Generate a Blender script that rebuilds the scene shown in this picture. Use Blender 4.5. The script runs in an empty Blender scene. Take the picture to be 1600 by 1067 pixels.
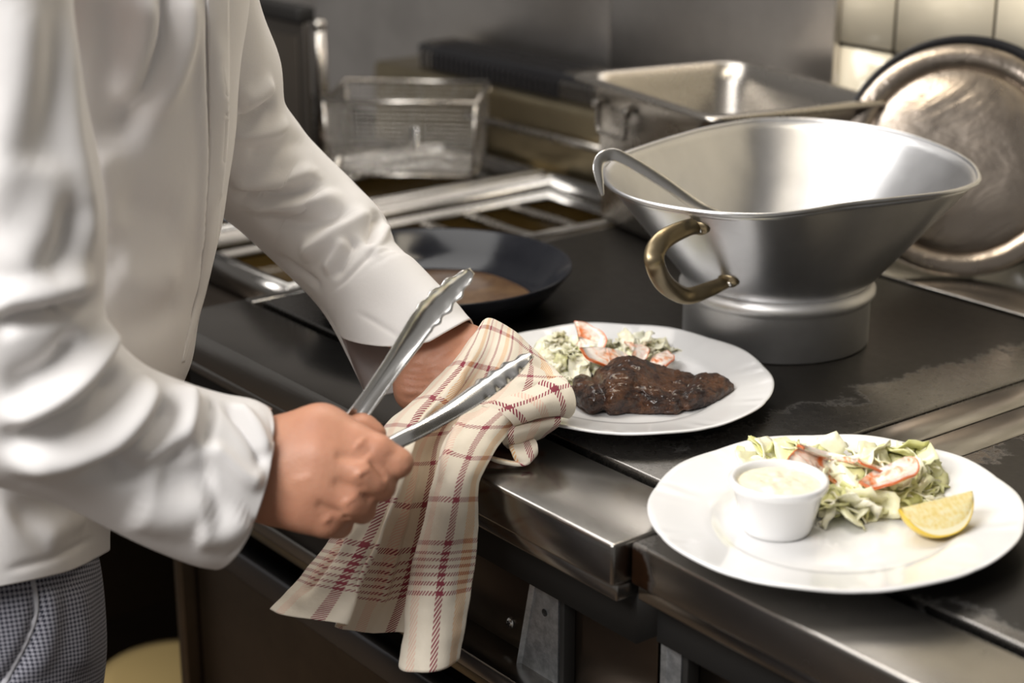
import bpy, bmesh, math, random
import numpy as np
from mathutils import Vector, Matrix, noise
from mathutils.bvhtree import BVHTree

# ---------------------------------------------------------------- camera, world, lights, exposure
SC = bpy.context.scene
COL = SC.collection
F = 2800.0                      # focal length in pixels of the 1600 px wide frame
PITCH = math.radians(18.43)
YAW = math.radians(52.1)
CAM = np.array([0.0, 0.0, 1.52])
cd = bpy.data.cameras.new('camera')
cd.sensor_width = 36.0
cd.lens = F / 1600.0 * 36.0
cd.clip_start = 0.05
cd.dof.use_dof = True
cd.dof.focus_distance = 1.66
cd.dof.aperture_fstop = 3.6
co = bpy.data.objects.new('camera', cd)
COL.objects.link(co)
co.location = CAM
co.rotation_euler = (math.pi / 2 - PITCH, 0, YAW)
SC.camera = co

world = bpy.data.worlds.new('world')
SC.world = world
world.use_nodes = True
bg = world.node_tree.nodes['Background']
bg.inputs[0].default_value = (1.0, 0.95, 0.90, 1)
bg.inputs[1].default_value = 0.21


def area(name, loc, target, size, size_y, energy, color):
    l = bpy.data.lights.new(name, 'AREA')
    l.shape = 'RECTANGLE'
    l.size, l.size_y, l.energy, l.color = size, size_y, energy, color
    o = bpy.data.objects.new(name, l)
    COL.objects.link(o)
    o.location = loc
    o.rotation_euler = (Vector(target) - Vector(loc)).to_track_quat('-Z', 'Y').to_euler()
    return o


area('ceiling_tube_light', (-0.95, -0.95, 2.5), (-1.25, 0.8, 0.95), 1.5, 0.8, 75, (1.0, 0.975, 0.95))
area('ceiling_tube_light', (-2.0, 0.95, 2.6), (-1.4, 1.1, 0.9), 1.6, 0.9, 27, (1.0, 0.975, 0.94))
area('hood_lamp', (-1.35, 1.35, 2.15), (-1.35, 1.4, 0.9), 0.5, 0.18, 4, (1.0, 0.88, 0.70))

SC.view_settings.view_transform = 'Standard'
SC.view_settings.look = 'None'
SC.view_settings.gamma = 1.0
SC.view_settings.use_curve_mapping = False
SC.view_settings.exposure = 0.0

# ---------------------------------------------------------------- projection helpers (surveyed positions)
_fh = np.array([-math.sin(YAW), math.cos(YAW), 0.0])
RT = np.array([math.cos(YAW), math.sin(YAW), 0.0])
UPZ = np.array([0, 0, 1.0])
FW = _fh * math.cos(PITCH) - UPZ * math.sin(PITCH)
UP = _fh * math.sin(PITCH) + UPZ * math.cos(PITCH)


def ray(x, y):
    return FW + RT * ((x - 800) / F) - UP * ((y - 533.5) / F)


def at(x, y, d):
    return CAM + ray(x, y) * d


def onz(x, y, z):
    r = ray(x, y)
    return CAM + r * ((z - CAM[2]) / r[2])


def onY(x, y, Y):
    r = ray(x, y)
    return CAM + r * ((Y - CAM[1]) / r[1])


# ---------------------------------------------------------------- node / material helpers
class NT:
    def __init__(self, name):
        self.m = bpy.data.materials.new(name)
        self.m.use_nodes = True
        self.t = self.m.node_tree
        self.b = self.t.nodes['Principled BSDF']

    def n(self, typ, **kw):
        nd = self.t.nodes.new(typ)
        for k, v in kw.items():
            if k.startswith('_'):
                setattr(nd, k[1:], v)
        for k, v in kw.items():
            if not k.startswith('_'):
                self.s(nd.inputs[int(k[1:]) if k[0] == 'i' and k[1:].isdigit() else k], v)
        return nd

    def s(self, sock, v):
        if isinstance(v, bpy.types.NodeSocket):
            self.t.links.new(v, sock)
        else:
            if isinstance(v, (tuple, list)) and len(v) == 3 and sock.type == 'RGBA':
                v = (*v, 1)
            sock.default_value = v

    def p(self, **kw):
        for k, v in kw.items():
            self.s(self.b.inputs[k.replace('_', ' ')], v)

    def math(self, op, a, b=0.0, c=None):
        nd = self.n('ShaderNodeMath', _operation=op)
        self.s(nd.inputs[0], a)
        self.s(nd.inputs[1], b)
        if c is not None:
            self.s(nd.inputs[2], c)
        return nd.outputs[0]

    def ramp(self, fac, stops):
        nd = self.n('ShaderNodeValToRGB')
        cr = nd.color_ramp
        while len(cr.elements) < len(stops):
            cr.elements.new(0.5)
        for e, (pos, c) in zip(cr.elements, stops):
            e.position = pos
            e.color = (*c, 1) if len(c) == 3 else c
        self.s(nd.inputs[0], fac)
        return nd.outputs[0]

    def mix(self, fac, a, b):
        nd = self.n('ShaderNodeMix', _data_type='RGBA')
        self.s(nd.inputs[0], fac)
        self.s(nd.inputs[6], a)
        self.s(nd.inputs[7], b)
        return nd.outputs[2]

    def coord(self, out='Object', scale=None):
        o = self.n('ShaderNodeTexCoord').outputs[out]
        if scale is not None:
            mp = self.n('ShaderNodeMapping')
            self.s(mp.inputs['Vector'], o)
            mp.inputs['Scale'].default_value = scale if not isinstance(scale, (int, float)) else (scale,) * 3
            o = mp.outputs[0]
        return o

    def noise(self, vec, scale, detail=4, rough=0.55, dist=0.0):
        nd = self.n('ShaderNodeTexNoise')
        self.s(nd.inputs['Vector'], vec)
        nd.inputs['Scale'].default_value = scale
        nd.inputs['Detail'].default_value = detail
        nd.inputs['Roughness'].default_value = rough
        nd.inputs['Distortion'].default_value = dist
        return nd.outputs[0]

    def bump(self, h, strength=0.3, dist=0.001):
        nd = self.n('ShaderNodeBump')
        self.s(nd.inputs['Height'], h)
        nd.inputs['Strength'].default_value = strength
        nd.inputs['Distance'].default_value = dist
        self.t.links.new(nd.outputs[0], self.b.inputs['Normal'])
        return nd


def ramp1(N, fac, lo, hi, a=0.0, b=1.0):
    nd = N.n('ShaderNodeMapRange', _interpolation_type='SMOOTHSTEP')
    N.s(nd.inputs[0], fac)
    for i, v in zip((1, 2, 3, 4), (lo, hi, a, b)):
        nd.inputs[i].default_value = v
    return nd.outputs[0]


def steel(name, col=(0.50, 0.47, 0.44), rough=0.26, stretch=(4, 60, 60), smudge=0.25, rvar=0.14, bmp=0.12):
    N = NT(name)
    v = N.coord('Object')
    vs = N.coord('Object', stretch)
    br = N.noise(vs, 9, 3, 0.7)
    sm = N.noise(v, 7, 5, 0.6)
    sm2 = N.noise(v, 60, 4, 0.7)
    c = N.mix(N.math('MULTIPLY', ramp1(N, sm, 0.35, 0.75), smudge), col, tuple(x * 0.45 for x in col))
    N.p(Base_Color=c, Metallic=1.0,
        Roughness=N.math('ADD', rough - rvar / 2, N.math('MULTIPLY', N.math('ADD', N.math('MULTIPLY', sm, .6), N.math('MULTIPLY', sm2, .4)), rvar)))
    N.bump(br, bmp, 0.0006)
    return N.m


def plain(name, col, rough=0.5, metallic=0.0, nscale=20, nvar=0.15, bump=0.0, **kw):
    N = NT(name)
    v = N.coord('Object')
    ns = N.noise(v, nscale, 4)
    c = N.mix(N.math('MULTIPLY', ns, nvar * 2), col, tuple(x * 0.6 for x in col))
    N.p(Base_Color=c, Roughness=rough, Metallic=metallic, **kw)
    if bump:
        N.bump(ns, bump, 0.001)
    return N.m


# ---------------------------------------------------------------- mesh helpers
def link(name, me, mat=None, parent=None, smooth=True):
    o = bpy.data.objects.new(name, me)
    COL.objects.link(o)
    if mat is not None and not me.materials:
        me.materials.append(mat)
    if smooth:
        me.polygons.foreach_set('use_smooth', [True] * len(me.polygons))
    if parent is not None:
        o.parent = parent
        o.matrix_parent_inverse = parent.matrix_world.inverted() if parent.type != 'EMPTY' else Matrix.Translation(-Vector(parent.location))
    return o


def tag(o, label, cat, group=None, kind=None):
    o['label'] = label
    o['category'] = cat
    if group:
        o['group'] = group
    if kind:
        o['kind'] = kind
    return o


def thing(name, label, cat, loc=(0, 0, 0), group=None):
    o = bpy.data.objects.new(name, None)
    COL.objects.link(o)
    o.empty_display_size = 0.05
    o.location = Vector([float(v) for v in loc])
    return tag(o, label, cat, group)


def mesh(name, verts, faces, mat=None, parent=None, smooth=True, uv=None):
    me = bpy.data.meshes.new(name)
    me.from_pydata([tuple(map(float, v)) for v in verts], [], [tuple(map(int, f)) for f in faces])
    me.update()
    if uv is not None:
        l = me.uv_layers.new(name='uv')
        idx = np.empty(len(me.loops), dtype=np.int32)
        me.loops.foreach_get('vertex_index', idx)
        l.data.foreach_set('uv', np.asarray(uv, dtype=np.float32)[idx].ravel())
    return link(name, me, mat, parent, smooth)


def from_bm(name, bm, mat=None, parent=None, smooth=False):
    me = bpy.data.meshes.new(name)
    bm.to_mesh(me)
    bm.free()
    return link(name, me, mat, parent, smooth)


def box(name, lo, hi, mat, parent=None, bevel=0.002, seg=2):
    bm = bmesh.new()
    bmesh.ops.create_cube(bm, size=1)
    lo, hi = Vector(lo), Vector(hi)
    for v in bm.verts:
        v.co = Vector(((v.co.x + .5) * (hi.x - lo.x) + lo.x, (v.co.y + .5) * (hi.y - lo.y) + lo.y, (v.co.z + .5) * (hi.z - lo.z) + lo.z))
    if bevel:
        bmesh.ops.bevel(bm, geom=bm.edges[:], offset=bevel, segments=seg, affect='EDGES', profile=0.5)
    return from_bm(name, bm, mat, parent, smooth=True)


def weighted(o):
    m = o.modifiers.new('wn', 'WEIGHTED_NORMAL')
    m.keep_sharp = True
    return o


def lathe(name, prof, mat, parent=None, n=64, center=(0, 0, 0), fn=None, closed=False):
    """prof: list of (r, z); fn(r, z, phi) -> (x, y, z) override"""
    V, Fc = [], []
    m = len(prof)
    for k in range(n):
        ph = 2 * math.pi * k / n
        for r, z in prof:
            if fn:
                x, y, zz = fn(r, z, ph)
            else:
                x, y, zz = r * math.cos(ph), r * math.sin(ph), z
            V.append((x + center[0], y + center[1], zz + center[2]))
    for k in range(n):
        k2 = (k + 1) % n
        for j in range(m - 1):
            Fc.append((k * m + j, k2 * m + j, k2 * m + j + 1, k * m + j + 1))
        if closed:
            Fc.append((k * m + m - 1, k2 * m + m - 1, k2 * m, k * m))
    bm = bmesh.new()
    vs = [bm.verts.new(v) for v in V]
    for f in Fc:
        try:
            bm.faces.new([vs[i] for i in f])
        except ValueError:
            pass
    bmesh.ops.remove_doubles(bm, verts=bm.verts, dist=1e-6)
    bmesh.ops.recalc_face_normals(bm, faces=bm.faces)
    return from_bm(name, bm, mat, parent, smooth=True)


def crom(P, n):
    """Catmull-Rom through P (k, dim) -> n samples"""
    P = np.asarray(P, float)
    k = len(P)
    Q = np.vstack([2 * P[0] - P[1], P, 2 * P[-1] - P[-2]])
    t = np.linspace(0, k - 1, n)
    i = np.minimum(t.astype(int), k - 2)
    u = (t - i)[:, None]
    p0, p1, p2, p3 = Q[i], Q[i + 1], Q[i + 2], Q[i + 3]
    return 0.5 * (2 * p1 + (p2 - p0) * u + (2 * p0 - 5 * p1 + 4 * p2 - p3) * u ** 2 + (3 * p1 - p0 - 3 * p2 + p3) * u ** 3)


def tube(name, path, r, mat, parent=None, n=10, samples=None, flat=1.0, closed_path=False, ref=(0, 0, 1)):
    P = np.asarray(path, float)
    if samples:
        P = crom(P, samples)
    R = np.full(len(P), r) if np.isscalar(r) else np.interp(np.linspace(0, 1, len(P)), np.linspace(0, 1, len(r)), r)
    V, Fc = [], []
    K = len(P)
    up = np.asarray(ref, float)
    for i in range(K):
        a = P[(i - 1) % K] if closed_path else P[max(i - 1, 0)]
        b = P[(i + 1) % K] if closed_path else P[min(i + 1, K - 1)]
        t = b - a
        t = t / (np.linalg.norm(t) + 1e-9)
        s = np.cross(t, up)
        if np.linalg.norm(s) < 1e-3:
            s = np.cross(t, np.array([1.0, 0.3, 0]))
        s /= np.linalg.norm(s)
        q = np.cross(s, t)
        for j in range(n):
            th = 2 * math.pi * j / n
            V.append(P[i] + R[i] * (s * math.cos(th) + q * flat * math.sin(th)))
    for i in range(K if closed_path else K - 1):
        i2 = (i + 1) % K
        for j in range(n):
            j2 = (j + 1) % n
            Fc.append((i * n + j, i * n + j2, i2 * n + j2, i2 * n + j))
    if not closed_path:
        Fc.append(tuple(range(n))[::-1])
        Fc.append(tuple((K - 1) * n + j for j in range(n)))
    return mesh(name, V, Fc, mat, parent)


def solid(o, t, offset=0.0):
    m = o.modifiers.new('thickness', 'SOLIDIFY')
    m.thickness = t
    m.offset = offset
    return o


# ---------------------------------------------------------------- signed distance modelling
def _blk_mesh(f, lo, hi, h, B=24):
    """sparse surface nets of the vectorised distance f(P)->d, over the box lo..hi with cell h"""
    lo, hi = np.asarray(lo, float), np.asarray(hi, float)
    N = np.ceil((hi - lo) / h).astype(int) + 1
    nb = np.ceil(N / B).astype(int)
    cid, cpos, quads = [], [], []
    S = np.array([N[1] * N[2] + 0, N[2], 1], dtype=np.int64)
    half = B * h * math.sqrt(3) / 2
    for bx in range(nb[0]):
        for by in range(nb[1]):
            for bz in range(nb[2]):
                o = np.array([bx, by, bz]) * B
                c = lo + (o + B / 2) * h
                d0 = f(c[None], None)[0]
                if abs(d0) > half * 1.25 + 0.012:
                    continue
                ax = [lo[i] + (o[i] + np.arange(B + 1)) * h for i in range(3)]
                G = np.stack(np.meshgrid(*ax, indexing='ij'), -1).reshape(-1, 3)
                D = f(G, (c, half)).reshape(B + 1, B + 1, B + 1)
                sgn = D < 0
                if sgn.all() or not sgn.any():
                    continue
                cnt = np.zeros((B, B, B))
                acc = np.zeros((B, B, B, 3))
                for a in range(3):
                    s0 = [slice(None)] * 3
                    s1 = [slice(None)] * 3
                    s0[a], s1[a] = slice(0, B), slice(1, B + 1)
                    d0_, d1_ = D[tuple(s0)], D[tuple(s1)]
                    cr = (d0_ < 0) != (d1_ < 0)
                    t = np.where(cr, d0_ / np.where(cr, d0_ - d1_, 1), 0)
                    oth = [i for i in range(3) if i != a]
                    for du in (0, 1):
                        for dv in (0, 1):
                            ss = [slice(0, B)] * 3
                            ss[oth[0]] = slice(du, du + B)
                            ss[oth[1]] = slice(dv, dv + B)
                            c_, t_ = cr[tuple(ss)], t[tuple(ss)]
                            cnt += c_
                            acc[..., a] += np.where(c_, t_, 0)
                            acc[..., oth[0]] += c_ * du
                            acc[..., oth[1]] += c_ * dv
                    # quads for edges owned by this block (edge base corner inside block)
                    ss = [slice(0, B)] * 3
                    e = cr[tuple(ss)]
                    I = np.argwhere(e)
                    if len(I):
                        g = I + o
                        inside = d0_[tuple(ss)][e] < 0
                        u_ = np.zeros(3, int)
                        v_ = np.zeros(3, int)
                        u_[(a + 1) % 3] = 1
                        v_[(a + 2) % 3] = 1
                        q = [g - u_ - v_, g - v_, g, g - u_]
                        Q = np.stack([x @ S for x in q], 1)
                        Q[~inside] = Q[~inside][:, ::-1]
                        quads.append(Q)
                m = cnt > 0
                I = np.argwhere(m)
                cid.append((I + o) @ S)
                cpos.append(lo + (I + o + acc[m] / cnt[m][:, None]) * h)
    cid = np.concatenate(cid)
    cpos = np.concatenate(cpos)
    od = np.argsort(cid)
    cid, cpos = cid[od], cpos[od]
    Q = np.concatenate(quads)
    J = np.searchsorted(cid, Q)
    J = np.minimum(J, len(cid) - 1)
    ok = (cid[J] == Q).all(1)
    return cpos, J[ok]


class SDF:
    """smooth union of round cones; each prim (a, b, ra, rb, k)"""
    def __init__(self):
        self.pr = []
        self.neg = []

    def cone(self, a, b, ra, rb, k=0.008, sq=None):
        self.pr.append((np.asarray(a, float), np.asarray(b, float), ra, rb, k, sq))

    def chain(self, pts, rad, k=0.008, sq=None):
        for i in range(len(pts) - 1):
            self.cone(pts[i], pts[i + 1], rad[i], rad[i + 1], k, sq)

    @staticmethod
    def d(P, p):
        a, b, ra, rb, k, sq = p
        ab = b - a
        t = np.clip(((P - a) @ ab) / max(ab @ ab, 1e-12), 0, 1)
        v = P - (a + t[:, None] * ab)
        if sq is not None:               # (axis, factor): flattened cross section
            ax, fct = sq
            c = v @ ax
            v = v + np.outer(c * (fct - 1), ax)
        return np.sqrt((v * v).sum(1)) - (ra + (rb - ra) * t)

    def __call__(self, P, cull):
        res = None
        for p in self.pr:
            if cull is not None:
                c, half = cull
                if self.d(c[None], p)[0] > half + 0.03:
                    continue
            d = self.d(P, p)
            if res is None:
                res = d
            else:
                k = p[4]
                h = np.clip(0.5 + 0.5 * (res - d) / k, 0, 1)
                res = res * (1 - h) + d * h - k * h * (1 - h)
        if res is None:
            return np.full(len(P), 1.0)
        return res


def relax(V, Q, it=2, lam=0.5):
    n = len(V)
    e = np.concatenate([Q[:, [0, 1]], Q[:, [1, 2]], Q[:, [2, 3]], Q[:, [3, 0]]])
    for _ in range(it):
        s = np.zeros_like(V)
        c = np.zeros(n)
        for i in range(3):
            s[:, i] = np.bincount(e[:, 0], V[e[:, 1], i], n) + np.bincount(e[:, 1], V[e[:, 0], i], n)
        c = np.bincount(e[:, 0], minlength=n) + np.bincount(e[:, 1], minlength=n)
        V = V + np.where(c >= 6, lam, 0.0)[:, None] * (s / np.maximum(c, 1)[:, None] - V)
    return V


def vnormals(V, Fq):
    Fq = np.asarray(Fq)
    nrm = np.cross(V[Fq[:, 2]] - V[Fq[:, 0]], V[Fq[:, 3]] - V[Fq[:, 1]])
    N = np.zeros_like(V)
    for i in range(4):
        for j in range(3):
            N[:, j] += np.bincount(Fq[:, i], nrm[:, j], len(V))
    return N / (np.linalg.norm(N, axis=1)[:, None] + 1e-12)


def strokes3d(V, Fq, strokes, flip=1.0, centre=None):
    """press / raise folds along polylines lying on the surface.
    stroke: (pixel polyline, width m, height m); the polyline is dropped on the surface first"""
    tri = BVHTree.FromPolygons([Vector(v) for v in V], [tuple(map(int, f)) for f in Fq])
    N = vnormals(V, Fq) * flip
    out = V.copy()
    C = Vector(CAM)
    for pl, w, hgt in strokes:
        pa = np.array(pl, float)
        plen = np.linalg.norm(np.diff(pa, axis=0), axis=1).sum()
        pts = crom(pa, int(min(900, max(8, plen / (w * 1750 * .4)))))
        Q, T = [], []
        for i, (x, y) in enumerate(pts):
            hit = tri.ray_cast(C, Vector(ray(x, y)).normalized())
            if hit[0] is not None:
                Q.append(hit[0])
                T.append(i / max(1, len(pts) - 1))
        if not Q:
            continue
        Q = np.array(Q)
        T = np.array(T)
        q2, t2 = [Q[:1]], [T[:1]]
        for a_ in range(len(Q) - 1):
            g_ = np.linalg.norm(Q[a_ + 1] - Q[a_])
            k_ = int(min(40, max(1, math.ceil(g_ / (.25 * w))))) if g_ < .05 else 1
            s_ = np.arange(1, k_ + 1)[:, None] / k_
            q2.append(Q[a_] + (Q[a_ + 1] - Q[a_]) * s_)
            t2.append(T[a_] + (T[a_ + 1] - T[a_]) * s_[:, 0])
        Q, T = np.vstack(q2), np.concatenate(t2)
        lo_, hi_ = Q.min(0) - 3 * w, Q.max(0) + 3 * w
        near = np.where(((V > lo_) & (V < hi_)).all(1))[0]
        if not len(near):
            continue
        Vn = V[near]
        D = np.maximum((Vn ** 2).sum(1)[:, None] + (Q ** 2).sum(1)[None] - 2 * Vn @ Q.T, 0)
        j = D.argmin(1)
        d = np.sqrt(D[np.arange(len(near)), j])
        tj = T[j]
        e_ = np.clip(np.minimum(tj, 1 - tj) * 4.5, 0, 1)
        taper = e_ * e_ * (3 - 2 * e_)
        out[near] += N[near] * (hgt * taper * np.exp(-(d / w) ** 2))[:, None]
    return out


def net(ctrl, nu, nv, depth=True):
    """ctrl [rows][cols] of (px, py, depth) -> verts, faces, uv in metres"""
    A = np.array([[at(*c) if depth else c for c in row] for row in ctrl], float)
    r, c, _ = A.shape
    rows = np.stack([crom(A[i], nu) for i in range(r)])
    G = np.stack([crom(rows[:, j], nv) for j in range(nu)], 1)     # nv, nu, 3
    du = np.linalg.norm(np.diff(G, axis=1), axis=2).mean(0)
    dv = np.linalg.norm(np.diff(G, axis=0), axis=2).mean(1)
    U = np.concatenate([[0], np.cumsum(du)])
    W = np.concatenate([[0], np.cumsum(dv)])
    uv = np.stack(np.meshgrid(U, W), -1).reshape(-1, 2)
    idx = np.arange(nu * nv).reshape(nv, nu)
    Fq = np.stack([idx[:-1, :-1], idx[:-1, 1:], idx[1:, 1:], idx[1:, :-1]], -1).reshape(-1, 4)
    return G.reshape(-1, 3), Fq, uv


def rings(spec, nr, m, endcut=None, power=2.0):
    """loft of rings: spec rows (xL, yL, xR, yR, depth, thickness); near side faces the camera"""
    A = []
    for xl, yl, xr, yr, d, th in spec:
        A.append(np.concatenate([at(xl, yl, d), at(xr, yr, d), [th]]))
    A = np.array(A)
    S = crom(A, nr)
    L, R, th = S[:, :3], S[:, 3:6], S[:, 6]
    Cc = (L + R) / 2
    T = np.gradient(Cc, axis=0)
    T /= np.linalg.norm(T, axis=1)[:, None]
    side = (R - L)
    bd = np.cross(side, T)
    bd /= np.linalg.norm(bd, axis=1)[:, None]
    sg = np.sign((bd * FW).sum(1))
    bd *= sg[:, None]                              # away from the viewer
    # th = theta 0..pi near side (L -> R), pi..2pi far side (R -> L)
    TH = np.linspace(0, 2 * np.pi, m)
    ct, st = np.cos(TH), np.sin(TH)
    ex = 2.0 / power
    cx = np.sign(ct) * np.abs(ct) ** ex
    sx = np.sign(st) * np.abs(st) ** ex
    G = Cc[:, None, :] - side[:, None, :] * 0.5 * cx[None, :, None] - bd[:, None, :] * (th[:, None] * sx[None, :])[:, :, None]
    if endcut is not None:
        v = np.linspace(0, 1, nr)
        H = np.empty_like(G)
        for j in range(m):
            vm = endcut(TH[j])
            for i in range(3):
                H[:, j, i] = np.interp(v * vm, v, G[:, j, i])
        G = H
    ds = np.linalg.norm(np.diff(Cc, axis=0), axis=1)
    W = np.concatenate([[0], np.cumsum(ds)])
    per = np.linalg.norm(np.diff(G, axis=1), axis=2).sum(1).mean()
    uv = np.stack(np.meshgrid(TH / (2 * np.pi) * per, W), -1).reshape(-1, 2)
    idx = np.arange(nr * m).reshape(nr, m)
    Fq = np.stack([idx[:-1, :-1], idx[1:, :-1], idx[1:, 1:], idx[:-1, 1:]], -1).reshape(-1, 4)
    return G.reshape(-1, 3), Fq, uv


def nz(P, s, seed=0.0):
    return np.array([noise.noise(Vector((p[0] * s + seed, p[1] * s - seed, p[2] * s + seed * 1.7))) for p in P])

# ---------------------------------------------------------------- shared materials
M = {}
M['steel'] = steel('brushed_steel', (0.36, 0.345, 0.325), 0.2)
M['steel_y'] = steel('brushed_steel_deep', (0.35, 0.335, 0.315), 0.21, (60, 4, 60))
M['panel'] = steel('wall_steel', (0.64, 0.61, 0.58), 0.36, (60, 60, 4), 0.35, 0.2)
M['dark_steel'] = steel('greasy_dark_steel', (0.13, 0.105, 0.085), 0.3, (4, 60, 60), 0.5)
M['oven'] = steel('oven_door_steel', (0.17, 0.13, 0.09), 0.33, (60, 60, 4), 0.6)
M['zinc'] = steel('zinc_bracket', (0.52, 0.55, 0.58), 0.34, (30, 30, 6), 0.35)
M['alu'] = steel('spun_aluminium', (0.60, 0.60, 0.61), 0.33, (6, 6, 70), 0.35, 0.2)
M['alu_foot'] = steel('scuffed_aluminium', (0.66, 0.65, 0.64), 0.5, (6, 6, 70), 0.3, 0.2)
M['chrome'] = steel('polished_steel', (0.80, 0.79, 0.77), 0.25, (20, 20, 20), 0.05, 0.06, 0.02)
M['tin'] = steel('container_steel', (0.46, 0.43, 0.39), 0.27, (6, 6, 60), 0.2, 0.06, 0.01)
M['black'] = plain('flat_black', (0.006, 0.005, 0.004), 0.7, 0, 30, .2)  # even near-black for recess floors, bars and small holes
M['blackmetal'] = plain('black_enamel', (0.012, 0.012, 0.014), 0.35, 0.2, 30, .2)
M['rib'] = plain('dark_rib', (0.045, 0.043, 0.045), 0.4, 0.6, 30, .2)
M['bluegrey'] = steel('blue_grey_steel', (0.16, 0.16, 0.17), 0.3, (4, 60, 60), .3)
M['oil'] = plain('frying_oil', (0.05, 0.03, 0.008), 0.06, 0, 10, .2)
M['gold'] = steel('varnished_steel', (0.38, 0.32, 0.21), 0.3, (4, 60, 60), 0.4)
M['grout'] = plain('dark_grout', (0.05, 0.042, 0.03), 0.9, 0, 60, .3, .2)
M['floor'] = plain('floor_tile', (0.16, 0.11, 0.07), 0.35, 0, 6, .4, .1)
M['yellow'] = plain('yellow_plastic', (0.62, 0.40, 0.10), 0.4, 0, 10, .1)
M['cream'] = plain('cream_card', (0.40, 0.29, 0.12), 0.6, 0, 10, .1)


def tile_mat():
    N = NT('cream_glazed_tile')
    v = N.coord('Object')
    ns = N.noise(v, 5, 3)
    N.p(Base_Color=N.mix(ns, (0.74, 0.66, 0.50), (0.80, 0.73, 0.58)), Roughness=0.12, Coat_Weight=0.4, Coat_Roughness=0.08)
    N.bump(N.noise(v, 14, 2), 0.05, 0.002)
    return N.m


M['tile'] = tile_mat()


def plate_mat(name, xedge, sgn, yedge, w):
    N = NT(name)
    v = N.coord('Object')
    sp = N.n('ShaderNodeSeparateXYZ')
    N.s(sp.inputs[0], v)
    ex = N.math('MULTIPLY', N.math('SUBTRACT', sp.outputs[0], xedge), sgn)
    ey = N.math('MULTIPLY', N.math('SUBTRACT', sp.outputs[1], yedge), 1.2)
    e = N.math('MINIMUM', ex, ey)
    n1 = N.noise(v, 12, 8, 0.72)
    n2 = N.noise(v, 70, 5, 0.7)
    e = N.math('ADD', e, N.math('MULTIPLY', N.math('SUBTRACT', n1, 0.5), 0.16))
    e = N.math('ADD', e, N.math('MULTIPLY', N.math('SUBTRACT', n2, 0.5), 0.035))
    m = ramp1(N, e, w - 0.006, w + 0.008)
    big = N.noise(v, 4, 4)
    burnt = N.mix(big, (0.007, 0.0065, 0.006), (0.020, 0.017, 0.014))
    speck = ramp1(N, N.noise(v, 160, 3, .7), 0.62, 0.7)
    bare = N.mix(N.math('MULTIPLY', speck, .7), N.mix(big, (0.22, 0.215, 0.21), (0.13, 0.12, 0.11)), (0.03, 0.025, 0.02))
    N.p(Base_Color=N.mix(m, bare, burnt), Metallic=N.math('SUBTRACT', 1.0, N.math('MULTIPLY', m, 0.8)),
        Roughness=N.math('ADD', N.math('ADD', 0.2, N.math('MULTIPLY', m, 0.14)), N.math('MULTIPLY', n2, 0.14)), Specular_IOR_Level=.3)
    N.bump(N.math('ADD', N.math('MULTIPLY', m, 0.6), N.math('MULTIPLY', n2, 0.5)), 0.25, 0.0006)
    return N.m


M['plateA'] = plate_mat('seasoned_griddle', -1.046, -1.0, 1.004, 0.075)
M['plateB'] = plate_mat('seasoned_griddle_b', -0.95, 1.0, 1.004, 0.012)


def stained_steel():
    N = NT('stained_lip_steel')
    v = N.coord('Object')
    vs = N.coord('Object', (4, 60, 60))
    vm = N.n('ShaderNodeVectorMath', _operation='DISTANCE')
    mp = N.n('ShaderNodeMapping')
    N.s(mp.inputs['Vector'], v)
    mp.inputs['Scale'].default_value = (1.0, 0.35, 0.8)
    N.s(vm.inputs[0], mp.outputs[0])
    vm.inputs[1].default_value = (-0.992, 0.901 * .35, 0.874 * .8)
    n1 = N.noise(v, 60, 5, .6)
    d = N.math('ADD', vm.outputs['Value'], N.math('MULTIPLY', N.math('SUBTRACT', n1, .5), 0.014))
    m = ramp1(N, d, 0.016, 0.024, 1.0, 0.0)
    sm = N.noise(v, 8, 5, .6)
    c = N.mix(N.math('MULTIPLY', ramp1(N, sm, .35, .75), .35), (0.36, 0.345, 0.325), (0.17, 0.16, 0.15))
    c = N.mix(m, c, N.mix(n1, (0.010, 0.006, 0.004), (0.050, 0.022, 0.010)))
    N.p(Base_Color=c, Metallic=1.0, Roughness=N.math('ADD', .2, N.math('ADD', N.math('MULTIPLY', sm, .12), N.math('MULTIPLY', m, .5))), Specular_IOR_Level=.15)
    N.bump(N.noise(vs, 9, 3, .7), 0.12, 0.0006)
    return N.m


M['steel_stain'] = stained_steel()


def rust_bracket():
    N = NT('zinc_with_burnt_edge')
    v = N.coord('Object')
    n = N.noise(v, 90, 5, .7)
    c = N.mix(ramp1(N, n, .3, .75), (0.36, 0.38, 0.40), (0.60, 0.62, 0.64))
    N.p(Base_Color=c, Metallic=0.9, Roughness=N.math('ADD', .28, N.math('MULTIPLY', n, .2)))
    N.bump(n, .15, .0005)
    return N.m


M['bracket'] = rust_bracket()

# ---------------------------------------------------------------- setting: floor, back wall with tiles
f = box('floor', (-4.5, -2.0, -0.05), (1.0, 2.0, 0.0), M['floor'], None, 0)
f['kind'] = 'structure'
f['label'] = 'dark brown kitchen floor below the range'
WY = 1.87
w = box('wall_back', (-4.5, WY, 0.0), (1.0, WY + 0.12, 2.7), M['grout'], None, 0)
w['kind'] = 'structure'
w['label'] = 'cream tiled wall behind the range'
TW = 0.159
x0t = onY(1403, 40, WY)[0]
z0t = onY(1460, 92, WY)[2]
bm = bmesh.new()
bmesh.ops.create_cube(bm, size=1)
for v in bm.verts:
    v.co = Vector((v.co.x * (TW - 0.006), v.co.y * 0.008, v.co.z * (TW - 0.006)))
bmesh.ops.bevel(bm, geom=bm.edges[:], offset=0.0016, segments=2, affect='EDGES')
tme = bpy.data.meshes.new('tile')
bm.to_mesh(tme)
bm.free()
tme.materials.append(M['tile'])
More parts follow.
